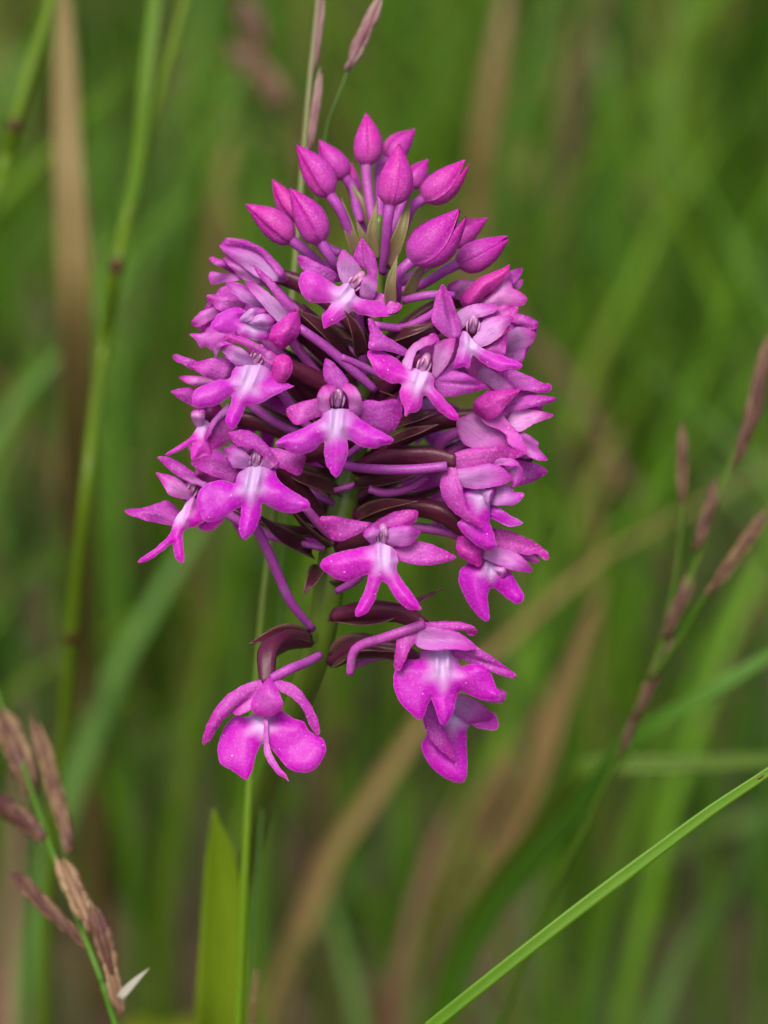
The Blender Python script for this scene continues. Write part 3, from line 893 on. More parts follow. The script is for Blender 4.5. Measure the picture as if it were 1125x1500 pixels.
# L
bloom(6, (722, 815), [
    ('d', 8, .4, [(620, 690), (605, 600), (620, 580), (700, 590), (790, 628), (860, 668), (912, 714), (914, 747), (885, 748), (850, 718), (800, 725), (740, 708), (680, 700)], 6),
    ('p', 8, .8, [(555, 735), (555, 690), (640, 678), (720, 698), (770, 738), (812, 780), (822, 812), (780, 820), (700, 803), (630, 775)], 6, dict(pale=.55)),
    ('q', 8, -.4, [(760, 700), (850, 712), (860, 760), (830, 768), (770, 740)], 2),
    ('r', 8, .7, [(450, 625), (418, 660), (412, 710), (450, 752), (510, 782), (530, 792), (547, 770), (542, 700), (500, 655)], 5, dict(dome=.8)),
    ('k', 8, .9, [(620, 800), (650, 790), (688, 800), (680, 840), (660, 850), (640, 830)], 3, dict(dz=.1))],
    [(8, .2, [(565, 745), (510, 765), (465, 772), (430, 802), (420, 850), (430, 910), (462, 972), (512, 1042), (556, 1084), (580, 1088), (590, 1062), (583, 1000), (582, 945), (595, 905), (640, 922), (690, 966), (742, 992), (772, 978), (777, 945), (750, 895), (722, 842), (695, 808), (640, 775)], (598, 805), dict(psize=20))],
    node=None, col=False, ovary=[(520, 757, 3), (600, 742, 5), (650, 752, 6), (690, 785, 6)], spur=[(690, 790, 5), (650, 778, 4), (600, 772, 3), (540, 770, 2)])
# M
bloom(10, (648, 945), [
    ('d', 10, .4, [(545, 235), (600, 228), (680, 223), (770, 228), (830, 248), (864, 280), (842, 303), (815, 303), (790, 280), (720, 272), (620, 272)], 5),
    ('q', 10, 1.3, [(540, 290), (565, 255), (660, 262), (760, 288), (822, 330), (858, 378), (800, 385), (700, 381), (600, 384), (548, 364)], 5, dict(dz=.4, dome=1.3)),
    ('s', 10, .1, [(740, 395), (830, 358), (870, 373), (940, 418), (1020, 478), (1071, 515), (1062, 538), (990, 523), (900, 484), (800, 444), (745, 425)], 5, dict(crease=.4)),
    ('s', 10, .9, [(550, 262), (470, 277), (423, 318), (408, 400), (400, 472), (430, 494), (458, 450), (493, 372), (540, 305)], 4, dict(dz=.2))],
    [(10, .0, [(560, 375), (540, 430), (470, 440), (420, 470), (400, 520), (402, 590), (430, 660), (480, 720), (545, 767), (570, 740), (590, 680), (610, 650), (630, 720), (660, 792), (690, 790), (730, 720), (745, 650), (770, 610), (830, 635), (900, 660), (970, 655), (985, 630), (960, 580), (930, 500), (880, 460), (810, 460), (765, 470), (745, 400), (690, 370)], (668, 500), dict(psize=30))],
    node=None, col=False, ovary=[(490, 903, 3), (540, 894, 6), (590, 898, 8), (622, 916, 10)], spur=[(622, 914, 11.5), (570, 932, 11), (522, 950, 10), (512, 988, 9)])
# N (hanging behind M)
bloom(3, (660, 1032), [
    ('s', 10, 2.0, [(600, 645), (566, 720), (566, 790), (606, 880), (680, 953), (742, 1002), (722, 920), (672, 820), (634, 715)], 5, dict(pale=.2, dz=.8)),
    ('p', 10, 1.0, [(725, 630), (800, 635), (880, 678), (948, 740), (932, 768), (860, 775), (780, 768), (735, 720)], 3, dict(pale=.6)),
    ('l', 10, .2, [(820, 760), (900, 755), (950, 725), (974, 770), (967, 817), (910, 822), (845, 802)], 4, dict(pale=.1)),
    ('s', 10, .4, [(890, 650), (960, 597), (1014, 608), (1017, 640), (1002, 672), (950, 672)], 3)],
    [(10, .4, [(630, 780), (570, 865), (550, 910), (570, 970), (620, 1040), (690, 1090), (760, 1114), (795, 1092), (805, 1010), (803, 900), (800, 830), (815, 790), (790, 740), (700, 710)], (735, 770), dict(ridge=False, psize=24))],
    node=None, col=False, ovary=[(486, 968, 0), (530, 948, 3), (590, 955, 4), (640, 1005, 3)], spur=[(640, 1005, 2), (600, 970, 1), (560, 960, 0), (520, 975, 0)])
# O
bloom(11, (386, 1030), [
    ('q', 9, 1.6, [(420, 570), (370, 608), (333, 658), (328, 712), (370, 744), (410, 754), (460, 738), (501, 702), (498, 650), (472, 608), (442, 576)], 5, dict(dz=.2, dome=1.2, pale=.0)),
    ('d', 9, .8, [(405, 560), (340, 568), (260, 588), (190, 638), (130, 708), (88, 790), (62, 870), (66, 904), (102, 882), (142, 822), (182, 762), (250, 714), (322, 665), (395, 620)], 7, dict(dz=.4, crease=.3)),
    ('q', 9, .9, [(340, 640), (270, 688), (227, 720), (248, 742), (302, 728), (340, 690)], 2),
    ('d', 9, .8, [(430, 580), (500, 565), (560, 573), (612, 618), (662, 690), (698, 770), (709, 832), (692, 856), (648, 792), (616, 714), (566, 656), (500, 617), (450, 608)], 7, dict(dz=.4, crease=.2)),
    ('l', 9, 1.0, [(408, 760), (402, 880), (402, 940), (424, 1000), (472, 1062), (520, 1092), (541, 1112), (522, 1068), (484, 1025), (446, 955), (426, 880), (425, 760)], 6, dict(pale=.5, dz=.5, dome=1.0))],
    [(9, .0, [(345, 730), (300, 750), (250, 745), (195, 790), (160, 860), (145, 930), (165, 1010), (230, 1050), (300, 1095), (330, 1060), (350, 990), (372, 930), (400, 895), (470, 960), (530, 1030), (600, 1055), (660, 1050), (720, 990), (742, 920), (720, 870), (650, 830), (620, 780), (560, 755), (500, 720), (430, 730)], (385, 800), dict(ridge=False, psize=25))],
    node=None, col=False, ovary=[(450, 938, 2), (415, 938, 7), (393, 958, 10), (391, 1004, 11.5)], spur=[(398, 994, 11.5), (425, 980, 11.5), (450, 970, 9), (468, 960, 7)])
# P (upper side, half opened)
bloom(2, (370, 390), [
    ('d', 3, .3, [(880, 280), (790, 148), (650, 83), (560, 80), (536, 115), (570, 160), (640, 225), (740, 300), (850, 305)], 3),
    ('d', 3, 1.4, [(875, 265), (840, 200), (780, 138), (720, 98), (640, 73), (550, 68), (590, 97), (660, 112), (740, 142), (800, 205), (850, 285)], 5),
    ('q', 3, 1.0, [(850, 295), (740, 285), (640, 212), (560, 152), (526, 106), (600, 118), (680, 128), (760, 168), (840, 228), (875, 275)], 4, dict(pale=.6)),
    ('q', 3, .4, [(750, 315), (660, 295), (590, 232), (548, 178), (600, 178), (680, 228), (760, 280)], 3),
    ('s', 3, -.3, [(570, 245), (510, 217), (470, 185), (500, 173), (560, 198), (610, 240)], 2),
    ('l', 3, -.2, [(660, 295), (560, 312), (483, 320), (478, 258), (540, 263), (640, 270)], 2, dict(pale=.2)),
    ('s', 3, .3, [(720, 420), (640, 390), (560, 330), (600, 310), (690, 340), (780, 400)], 2)], node=500, col=False)
# Q, Q2: side flowers behind B and C
bloom(4, (345, 462), [
    ('s', 3, -1.2, [(770, 450), (640, 350), (550, 335), (500, 395), (470, 420), (420, 520), (440, 610), (520, 650), (640, 620), (760, 590)], 5, dict(pale=.1)),
    ('s', 3, .3, [(650, 445), (540, 473), (490, 432), (455, 400), (480, 380), (550, 383), (640, 400)], 3),
    ('q', 3, .1, [(540, 470), (470, 532), (410, 562), (376, 540), (400, 498), (450, 463), (520, 450)], 3, dict(pale=.2)),
    ('l', 3, -.3, [(620, 610), (530, 555), (470, 555), (440, 590), (358, 597), (405, 636), (425, 677), (455, 660), (500, 690), (560, 650)], 4),
    ('s', 3, -.6, [(650, 640), (560, 640), (500, 660), (560, 600), (640, 600)], 2)], node=560, col=False)
bloom(5, (318, 556), [
    ('d', 3, .2, [(430, 805), (340, 772), (277, 732), (283, 708), (340, 723), (400, 743), (480, 765)], 3),
    ('q', 3, .0, [(510, 860), (420, 882), (350, 867), (305, 832), (370, 826), (460, 835)], 3),
    ('s', 3, -.3, [(430, 1005), (340, 972), (260, 912), (300, 898), (370, 893), (450, 920)], 2, dict(pale=.0))], node=640, col=False)
# R1: upper far side
bloom(2, (722, 425), [
    ('r', 5, 1.6, [(470, 245), (450, 210), (458, 170), (500, 130), (560, 88), (640, 58), (702, 26), (692, 70), (652, 122), (600, 175), (540, 228), (500, 255)], 6, dict(dome=1.4)),
    ('p', 5, .8, [(530, 250), (600, 188), (650, 108), (700, 118), (722, 160), (772, 190), (797, 215), (782, 248), (740, 258), (650, 250), (600, 255)], 6, dict(pale=.5)),
    ('s', 5, .1, [(640, 110), (700, 63), (772, 43), (767, 77), (742, 112), (715, 135)], 2),
    ('q', 5, -.1, [(700, 135), (745, 113), (774, 108), (767, 142), (735, 170)], 2),
    ('q', 5, -.3, [(460, 205), (420, 220), (368, 195), (362, 140), (420, 113), (520, 110), (500, 160)], 3)], node=530, col=False)
# R2
bloom(4, (742, 495), [
    ('s', 5, -.9, [(660, 470), (690, 390), (730, 315), (845, 362), (835, 430), (780, 540), (745, 585), (690, 530)], 3),
    ('d', 5, .2, [(700, 335), (728, 298), (790, 308), (853, 345), (842, 378), (790, 383), (740, 355)], 3),
    ('p', 5, .4, [(670, 450), (698, 398), (760, 368), (842, 400), (843, 430), (800, 482), (740, 505), (690, 495)], 3, dict(pale=.9)),
    ('q', 5, -.2, [(670, 500), (740, 495), (793, 478), (777, 542), (745, 595), (715, 570), (680, 540)], 4)], node=600, col=False)
# R3
bloom(7, (757, 607), [
    ('s', 5, -1.4, [(470, 575), (540, 535), (700, 605), (790, 650), (760, 710), (600, 720), (510, 660)], 3),
    ('q', 5, -1.6, [(560, 760), (640, 700), (800, 720), (880, 770), (860, 860), (760, 900), (640, 860)], 3, dict(pale=.2)),
    ('p', 5, .0, [(600, 690), (543, 652), (532, 608), (600, 598), (660, 648), (722, 698), (735, 722), (650, 730)], 6, dict(pale=.6)),
    ('s', 5, -.4, [(690, 640), (718, 607), (800, 637), (880, 677), (928, 690), (928, 716), (900, 733), (820, 725), (730, 705)], 4),
    ('r', 5, 1.2, [(545, 840), (522, 780), (560, 738), (640, 718), (765, 710), (722, 762), (682, 802), (652, 845), (600, 875)], 4, dict(dome=1.2)),
    ('s', 5, .2, [(650, 840), (720, 778), (800, 748), (900, 748), (968, 764), (932, 787), (860, 803), (740, 830)], 4),
    ('p', 5, .0, [(700, 900), (740, 825), (850, 828), (938, 850), (932, 867), (860, 893), (800, 923), (760, 945)], 3, dict(pale=.9)),
    ('q', 5, -.8, [(440, 900), (540, 850), (650, 890), (710, 1000), (700, 1050), (600, 1045), (500, 1040), (445, 1000)], 4, dict(pale=.3)),
    ('l', 5, .7, [(550, 850), (640, 838), (692, 890), (742, 950), (768, 990), (800, 1045), (782, 1070), (730, 1045), (690, 1005), (680, 965), (640, 935), (570, 905)], 5, dict(pale=.1)),
    ('l', 5, -.3, [(750, 950), (812, 968), (857, 1010), (852, 1030), (892, 1075), (908, 1102), (860, 1103), (800, 1083), (770, 1040)], 5, dict(pale=.2))], node=690, col=False)
# R4
bloom(3, (765, 665), [
    ('s', 8, .2, [(740, 210), (830, 218), (913, 260), (880, 293), (800, 333), (730, 345), (720, 280)], 2),
    ('q', 8, -.3, [(700, 120), (780, 90), (855, 110), (850, 140), (905, 190), (840, 195), (760, 190)], 4)], node=740, col=False)

# far side of the spike: flowers turned away from the lens
def framed(origin, r, up, nrm, s):
    return lambda u, v, h=0.0: origin + s * (r * u * pxm(1) - up * v * pxm(1) + nrm * h * MM)


CANON_ORG = [('hood_sepal', 'sepal', 0, -6, 0, -62, 36, 3.0), ('petal', 'petal', -10, -4, -24, -48, 28, 3.6), ('petal', 'petal', 10, -4, 24, -48, 28, 3.6), ('side_sepal', 'sepal', -14, 2, -82, -16, 36, .2), ('side_sepal', 'sepal', 14, 2, 82, -16, 36, .2)]
LIPC = [(-10, 0), (-12, 25), (-40, 38), (-84, 52), (-90, 66), (-62, 78), (-30, 70), (-18, 64), (-18, 90), (0, 120), (18, 90), (18, 64), (30, 70), (62, 78), (90, 66), (84, 52), (40, 38), (12, 25), (10, 0)]
ZONES[0] = (0, 0)
for (py, ang, rad, sc) in ((470, 200, 10, .8), (520, 150, 13, .95), (540, 240, 13, .95), (600, 190, 15, 1), (640, 140, 16, 1), (660, 235, 16, 1), (715, 178, 12, .9)):
    cx, cd_ = rachis_at(py)
    a = R(ang)
    nrm = unit(RGT * math.sin(a) - FWD * math.cos(a) * .95 + np.array([0, 0, -.1]))
    o = P(cx, py, cd_) + nrm * rad * MM
    up = unit(np.array([0, 0, 1.0]) - nrm * nrm[2])
    mp = framed(o, np.cross(up, nrm), up, nrm, sc)
    th = mp(0, 0, 0)
    root = mesh_obj('flower', tube([th - nrm * .0022, th - nrm * .0008, th], [.0006, .0010, .0013], n=6, ns_=10), M['throat'], orchid, origin=th)
    for i, (nm, mt, bx, by, tx, ty, wd, dz) in enumerate(CANON_ORG):
        pth = [mp(bx, by, -.4), mp((bx + tx) / 2, (by + ty) / 2, dz * .45 + .8), mp(tx, ty, dz)]
        mesh_obj(nm, ribbon(pth, wd * pxm(1) * sc, nrm, 'sepal', cup=.15, fold=.2, thick=.00026, wave=.1, pale=(.4, 0), seed=py + i), M[mt], root)
    lip_sheet(root, mp, 0, .3, [(x * 3.75, y * 3.75) for x, y in LIPC], (0, 42 * 3.75), (0, 0), sd=py)
    geo, og = column_geo(mp, (0, 0), (0, 42))
    mesh_obj('column', geo, M['column'], root, origin=og)
    attach(root, th, nrm, min(py + 90, 930), -4, py)


# ------------------------------------------------------------------ buds: three folded sepals on a pale stalk
def bud(tip, base, wpx, z, foot_, open_=0.0, ztip=0.0, roll=0.0):
    p0 = P(base[0], base[1], z)
    p1 = P(tip[0], tip[1], z + ztip)
    ax = unit(p1 - p0)
    L = np.linalg.norm(p1 - p0)
    ref = unit(-FWD - ax * np.dot(-FWD, ax))
    sd = np.cross(ax, ref)
    rm = pxm(wpx) / 2
    nd = rachis_at(foot_[1])
    f0 = P(foot_[0], foot_[1], z * .35 + nd[1] * .5)
    pull = p0 - ax * L * .25
    root = mesh_obj('flower_bud', tube([f0, (f0 + pull) / 2 + (p0 - f0) * .02 - UPV * .0004, pull, p0 + ax * L * .06], [.00045, .00050, .00052, .00060], n=18, ns_=10), M['spur'], orchid, origin=f0)
    for k_ in range(3):
        a0 = roll + k_ * 2 * math.pi / 3
        nt_, ns_ = 14, 8
        V, T, F = [], [], []
        for side in (0, 1):
            for i in range(nt_ + 1):
                t = i / nt_
                rr = rm * np.interp(t, [0, .05, .15, .32, .5, .68, .84, .94, 1], [.22, .50, .84, 1, .93, .70, .40, .19, .05])
                c = p0 + ax * L * t + sd * L * .035 * math.sin(t * 3) * (1 if wpx > 40 else -1)
                for j in range(ns_ + 1):
                    s = j / ns_ * 2 - 1
                    aa = a0 + s * R(70)
                    q = rr * (1 + .07 * s + 0.05 * (1 - s * s) - .05 * abs(s) ** 6) - side * .00025
                    off = ref * math.cos(a0) + sd * math.sin(a0)
                    wob = 1 + .05 * noise.noise(Vector((t * 4, s * 2, k_ + tip[0] * .1)))
                    V.append(c + q * wob * (ref * math.cos(aa) + sd * math.sin(aa)) + off * open_ * rm * t * t)
                    T.append((.9 * (1 - t) ** 2 + .15 * (1 - abs(s)), s * .5 + .5, t, 0))
        mm_ = ns_ + 1
        NN = (nt_ + 1) * mm_
        for i in range(nt_):
            for j in range(ns_):
                a = i * mm_ + j
                F.append((a, a + 1, a + mm_ + 1, a + mm_))
                F.append((NN + a, NN + a + mm_, NN + a + mm_ + 1, NN + a + 1))
            for j in (0, ns_):
                a = i * mm_ + j
                F.append((a, a + mm_, NN + a + mm_, NN + a))
        for j in range(ns_):
            a = nt_ * mm_ + j
            F.append((a, a + 1, NN + a + 1, NN + a))
        mesh_obj('sepal', (np.array(V), F, np.array(T)), M['bud'], root, origin=p0)
    return root


for args in (((536, 166), (537, 244), 43, -1, (548, 330), 0, 0, .9), ((608, 190), (566, 236), 38, -4, (556, 330), 0, -1, .3), ((584, 211), (571, 302), 50, 6, (561, 400), 0, .5, 1.05),
             ((434, 213), (485, 288), 44, 4, (528, 365), 0, 0, .5), ((468, 205), (508, 262), 40, -4, (528, 325), 0, 0, .2), ((400, 263), (442, 325), 34, -2, (500, 372), 0, 0, .4),
             ((424, 276), (472, 357), 46, 6, (512, 410), 0, .5, .8), ((360, 300), (430, 354), 42, 2, (505, 402), 0, 0, .5), ((683, 237), (618, 293), 46, 3, (566, 392), .25, 0, 1.5),
             ((627, 234), (600, 276), 32, -4, (562, 360), 0, 0, .3), ((676, 310), (602, 384), 62, 8, (578, 455), .30, .5, 1.5), ((714, 320), (660, 360), 34, -2, (575, 420), 0, 0, .3),
             ((744, 348), (668, 388), 44, 3, (580, 428), .12, 0, .9), ((515, 240), (522, 290), 22, -7, (545, 350), 0, -1, .2), ((575, 255), (565, 300), 22, -6, (556, 350), 0, -1, .2)):
    bud(*args)


# ------------------------------------------------------------------ bracts among the stalks and down the spike
def bract(a, via, b, wpx, mat='bract', pale=(.4, -.2), cup=.3, sd=0):
    mesh_obj('bract', ribbon([P(*a), P(*via), P(*b)], pxm(wpx), -FWD + .5 * UPV, 'bract', cup=cup, thick=.0003, nt_=14, ns_=6, wave=.08, pale=pale, seed=sd), M[mat], orchid)


for i, q in enumerate((((530, 392, 2), (512, 340, 3), (500, 288, 2), 20), ((548, 380, 2), (545, 340, 3), (553, 292, 3), 18), ((570, 392, 3), (588, 340, 5), (602, 282, 4), 22), ((552, 350, -3), (530, 300, -3), (512, 262, -4), 16),
                       ((572, 450, 9), (573, 415, 10), (583, 372, 10), 18), ((596, 440, 4), (612, 405, 5), (626, 385, 5), 18), ((545, 380, 1), (532, 350, 2), (520, 318, 2), 14), ((566, 370, -2), (580, 320, -3), (592, 290, -4), 14))):
    bract(*q, 'bract_green', (.2, .8), .35, i)
for i, q in enumerate((((505, 520, 5), (470, 480, 8), (432, 454, 9), 26), ((527, 520, 7), (520, 485, 10), (505, 455, 11), 22), ((560, 505, 6), (600, 488, 9), (640, 474, 9), 22), ((568, 650, 8), (605, 635, 11), (642, 622, 12), 18),
                       ((580, 626, 8), (610, 612, 11), (645, 600, 11), 24), ((520, 712, 3), (575, 703, 7), (634, 685, 9), 26), ((520, 760, 3), (560, 742, 6), (612, 735, 8), 24), ((494, 722, 2), (450, 706, 6), (404, 684, 8), 30),
                       ((455, 812, 1), (418, 790, 5), (374, 752, 7), 32), ((486, 905, 2), (560, 905, 7), (649, 862, 9), 30), ((488, 968, 1), (530, 945, 4), (590, 955, 5), 40), ((455, 938, 1), (415, 930, 6), (363, 944, 9), 32),
                       ((468, 832, 0), (458, 850, 4), (444, 872, 5), 24), ((520, 560, 4), (480, 560, 6), (440, 548, 6), 24), ((540, 560, 3), (575, 575, 6), (600, 590, 7), 24), ((528, 600, 3), (470, 650, 4), (430, 665, 4), 26),
                       ((535, 560, -2), (480, 540, -3), (430, 500, -4), 28), ((540, 540, -2), (600, 520, -3), (660, 520, -4), 28), ((520, 650, -2), (580, 620, -3), (650, 630, -4), 30), ((510, 680, -2), (460, 650, -3), (400, 640, -4), 30))):
    bract(*q, 'bract', (.35, -.2), .3, i + 20)
# loose spurs and ovaries that show between the flowers
tubes = [('spur', [(438, 480, 9), (480, 510, 8), (520, 545, 7), (550, 572, 6)], .00052), ('spur', [(500, 523, 8), (530, 536, 7), (560, 552, 6)], .0004), ('spur', [(547, 476, 10), (590, 480, 8), (625, 465, 7), (645, 450, 6)], .00045),
         ('spur', [(590, 440, 6), (630, 432, 7), (665, 432, 6)], .00045), ('spur', [(446, 742, 9), (470, 770, 7), (490, 790, 5)], .0005), ('spur', [(540, 716, 6), (565, 722, 6), (600, 715, 6), (625, 698, 7)], .00045),
         ('spur', [(640, 660, 4), (655, 640, 5), (690, 628, 5)], .0006), ('ovary', [(436, 455, 7), (475, 490, 6), (520, 540, 3)], .0010), ('ovary', [(555, 520, 4), (600, 495, 7), (640, 480, 8)], .0010),
         ('ovary', [(530, 600, 3), (470, 560, 6), (410, 530, 8)], .0010), ('ovary', [(520, 640, 3), (470, 660, 6), (420, 665, 9)], .0010), ('ovary', [(530, 620, 3), (580, 590, 6), (640, 560, 9)], .0010),
         ('ovary', [(500, 800, 3), (530, 790, 8), (556, 782, 11)], .0010)]
for nm, pth, rad in tubes:
    mesh_obj(nm, tube([P(*q) for q in pth], [rad * .9, rad, rad, rad * .8], n=16, ns_=10, ridges=.08 if nm == 'ovary' else 0, tw=4), M[nm], orchid)


# ------------------------------------------------------------------ grasses that can be told apart
def to_ground(pts):
    """carry a stalk on from its last point down to the soil"""
    pts = [np.array(p) for p in pts]
    a, b = pts[-2], pts[-1]
    dv = unit(b - a)
    q = b + dv * min(.05, b[2] * .3)
    q2 = q + np.array([dv[0] * .03, dv[1] * .03, 0])
    q2[2] = q[2] * .45
    e = q2 + np.array([dv[0] * .015, dv[1] * .015, 0])
    e[2] = -0.003
    return pts + [q, q2, e]


def stalk(name, path, wpx, mat, label, cat, flat=False, group=None, tipw=.35, nodes=(), n=40, far=1.0):
    """path of photo points from the top down; rooted in the soil"""
    path = [(q[0], q[1], q[2] * far) for q in path]
    pts_ = to_ground([P(*q) for q in path])[::-1]
    root = empty(name, pts_[0], label=label, cat=cat, group=group, kind='thing')
    d = np.mean([q[2] for q in path])
    wd = pxm(wpx, d)
    if flat:
        mesh_obj('leaf_blade', ribbon(pts_, wd, -FWD, 'blade', cup=.0, fold=.35, thick=.0003, nt_=n, ns_=4, wave=.02, pale=(0, .3), seed=wpx), M[mat], root)
    else:
        mesh_obj('stalk', tube(pts_, [wd * .5, wd * .5, wd * .5 * (1 + tipw) / 2, wd * .5 * tipw], n=n, ns_=9, pale=(-.6, 1) if mat == 'culm' else (0, .3)), M[mat], root)
    for q, ln in nodes:
        c = P(*q)
        # direction of the stalk at the knot
        arr = catmull(pts_, 200)
        i = int(np.argmin(((arr - c) ** 2).sum(1)))
        i = min(max(i, 1), 198)
        dv = unit(arr[i + 1] - arr[i - 1])
        mesh_obj('knot', tube([arr[i] - dv * pxm(ln), arr[i], arr[i] + dv * pxm(ln)], [wd * (.08 if flat else .5), wd * (.2 if flat else .57), wd * (.08 if flat else .5)], n=8, ns_=9), M['node'], root)
    return root


def spikelet(root, a, b, wpx, mat='spikelet', seed=0, name='spikelet'):
    """pointed spikelet of overlapping scales, from base a to tip b"""
    p0, p1 = P(*a), P(*b)
    ax = unit(p1 - p0)
    L = np.linalg.norm(p1 - p0)
    wd = pxm(wpx, a[2])
    rr = random.Random(seed)
    sd = np.cross(ax, -FWD)
    geos = [tube([p0, p0 + ax * L * .5, p1 - ax * L * .1], [wd * .12, wd * .22, wd * .05], n=7, ns_=6)]
    for k_ in range(8):
        s = -1 if k_ % 2 else 1
        t = k_ / 8 * .55
        q0 = p0 + ax * L * t
        q2 = p0 + ax * L * min(1, t + .50) + sd * s * wd * rr.uniform(.02, .16)
        q1 = (q0 + q2) / 2 + sd * s * wd * .30
        geos.append(ribbon([q0, q1, q2], wd * .55, -FWD * rr.uniform(.5, 1) + sd * s * .8, 'bract', cup=-.45, thick=.00015, nt_=6, ns_=4, pale=(rr.uniform(-.2, .5), rr.uniform(.0, 1.0)), seed=k_ + seed))
    mesh_obj(name, join(*geos), M[mat], root)


# tall culm that passes behind the orchid, with pinkish spikelets above the buds
g1 = stalk('flowering_grass', [(470, -60, -16), (466, 0, -16), (455, 110, -16), (446, 215, -16), (425, 480, -16), (400, 760, -16), (384, 900, -17), (366, 1140, -18), (357, 1320, -20), (348, 1520, -24)], 14, 'culm',
           'slender grass culm rising behind the orchid with narrow pinkish spikelets above its buds', 'grass stalk', tipw=.45, n=60)
spikelet(g1, (452, 225, -15), (472, 96, -14), 15, 'spikelet_pink', 3)
spikelet(g1, (458, 110, -16), (474, -12, -16), 13, 'spikelet_pink', 4)
g2 = stalk('flowering_grass', [(512, 98, -12), (494, 145, -13), (478, 192, -15), (462, 300, -18), (450, 420, -20), (430, 640, -24), (410, 900, -30)], 6, 'grass_grey',
           'thin grass stalk ending in one plump pink spikelet above the orchid', 'grass stalk', tipw=.8, n=40)
spikelet(g2, (508, 104, -12), (562, -12, -10), 27, 'spikelet_pink', 5)

# stalk at the upper corner with a reddish knot, and the forked pair next to it
stalk('grass_stalk', [(90, -60, -80), (70, 20, -80), (46, 100, -80), (22, 182, -80), (5, 250, -82), (-30, 380, -66)], 21, 'grass_bright', 'bright green grass stalk with a reddish knot', 'grass stalk', tipw=1.0, nodes=[((22, 182, -80), 11)])
g3 = stalk('grass_stalk', [(280, -50, -84), (266, 20, -84), (236, 130, -84), (206, 240, -84), (186, 320, -84), (170, 395, -80), (150, 520, -88), (130, 680, -70), (108, 900, -78), (100, 1000, -84)], 19, 'grass_bright',
           'green grass stalk forking into two upright blades with a brown knot below', 'grass stalk', tipw=.8, nodes=[((171, 392, -80), 12), ((107, 930, -80), 12)], n=60)
mesh_obj('leaf_blade', ribbon([P(*q) for q in ((186, 322, -84), (203, 230, -83), (212, 140, -82), (224, 30, -82), (236, -60, -82))], pxm(20, -83), -FWD, 'even', fold=.3, thick=.0003, nt_=16, ns_=4), M['grass_bright'], g3)

# dry stalks
stalk('dry_stalk', [(92, -70, -132), (95, 40, -132), (98, 180, -132), (106, 320, -132), (112, 480, -138), (118, 700, -170), (125, 900, -230)], 50, 'straw', 'thick tan dry stalk standing beside the forked green stalk', 'dry stalk', flat=True, far=1.0)
stalk('dry_stalk', [(340, 170, -190), (330, 230, -190), (322, 320, -192), (312, 430, -196), (300, 600, -205)], 34, 'straw', 'short faded straw stalk behind the upper flowers of the orchid', 'dry stalk', flat=True, far=1.9)
stalk('dry_stalk', [(750, -60, -170), (738, 20, -170), (722, 110, -170), (706, 220, -172), (698, 300, -175), (690, 450, -180)], 34, 'straw', 'faint upright straw stalk in the green beside the orchid buds', 'dry stalk', flat=True, far=1.9)
stalk('dry_stalk', [(885, 860, -95), (855, 930, -96), (822, 1030, -98), (785, 1140, -100), (735, 1250, -104), (690, 1360, -108), (650, 1470, -114), (635, 1540, -118)], 40, 'straw', 'long leaning tan straw running down beside the lowest flowers', 'dry stalk', flat=True, far=1.9)
stalk('dry_stalk', [(840, 960, -140), (780, 1070, -142), (715, 1170, -144), (660, 1270, -148), (620, 1380, -154)], 46, 'straw', 'broad brownish tan dead blade leaning beside the tan straw', 'dry stalk', flat=True, far=1.9)
stalk('dry_stalk', [(376, 1420, -40), (372, 1460, -40), (368, 1520, -42)], 16, 'straw', 'small dry stub beside the yellowish orchid leaf', 'dry stalk')

# sharp diagonal blade
stalk('grass_shoot', [(1420, 950, 8), (1280, 1026, 8), (1125, 1131, 8), (1040, 1188, 8), (950, 1255, 8), (850, 1330, 8), (745, 1412, 8), (640, 1496, 7), (570, 1555, 5)], 20, 'grass_bright', 'sharp bright green blade slanting up across the meadow with a brown nick', 'grass blade', nodes=[((1114, 1138, 8), 9)], flat=True, n=70)

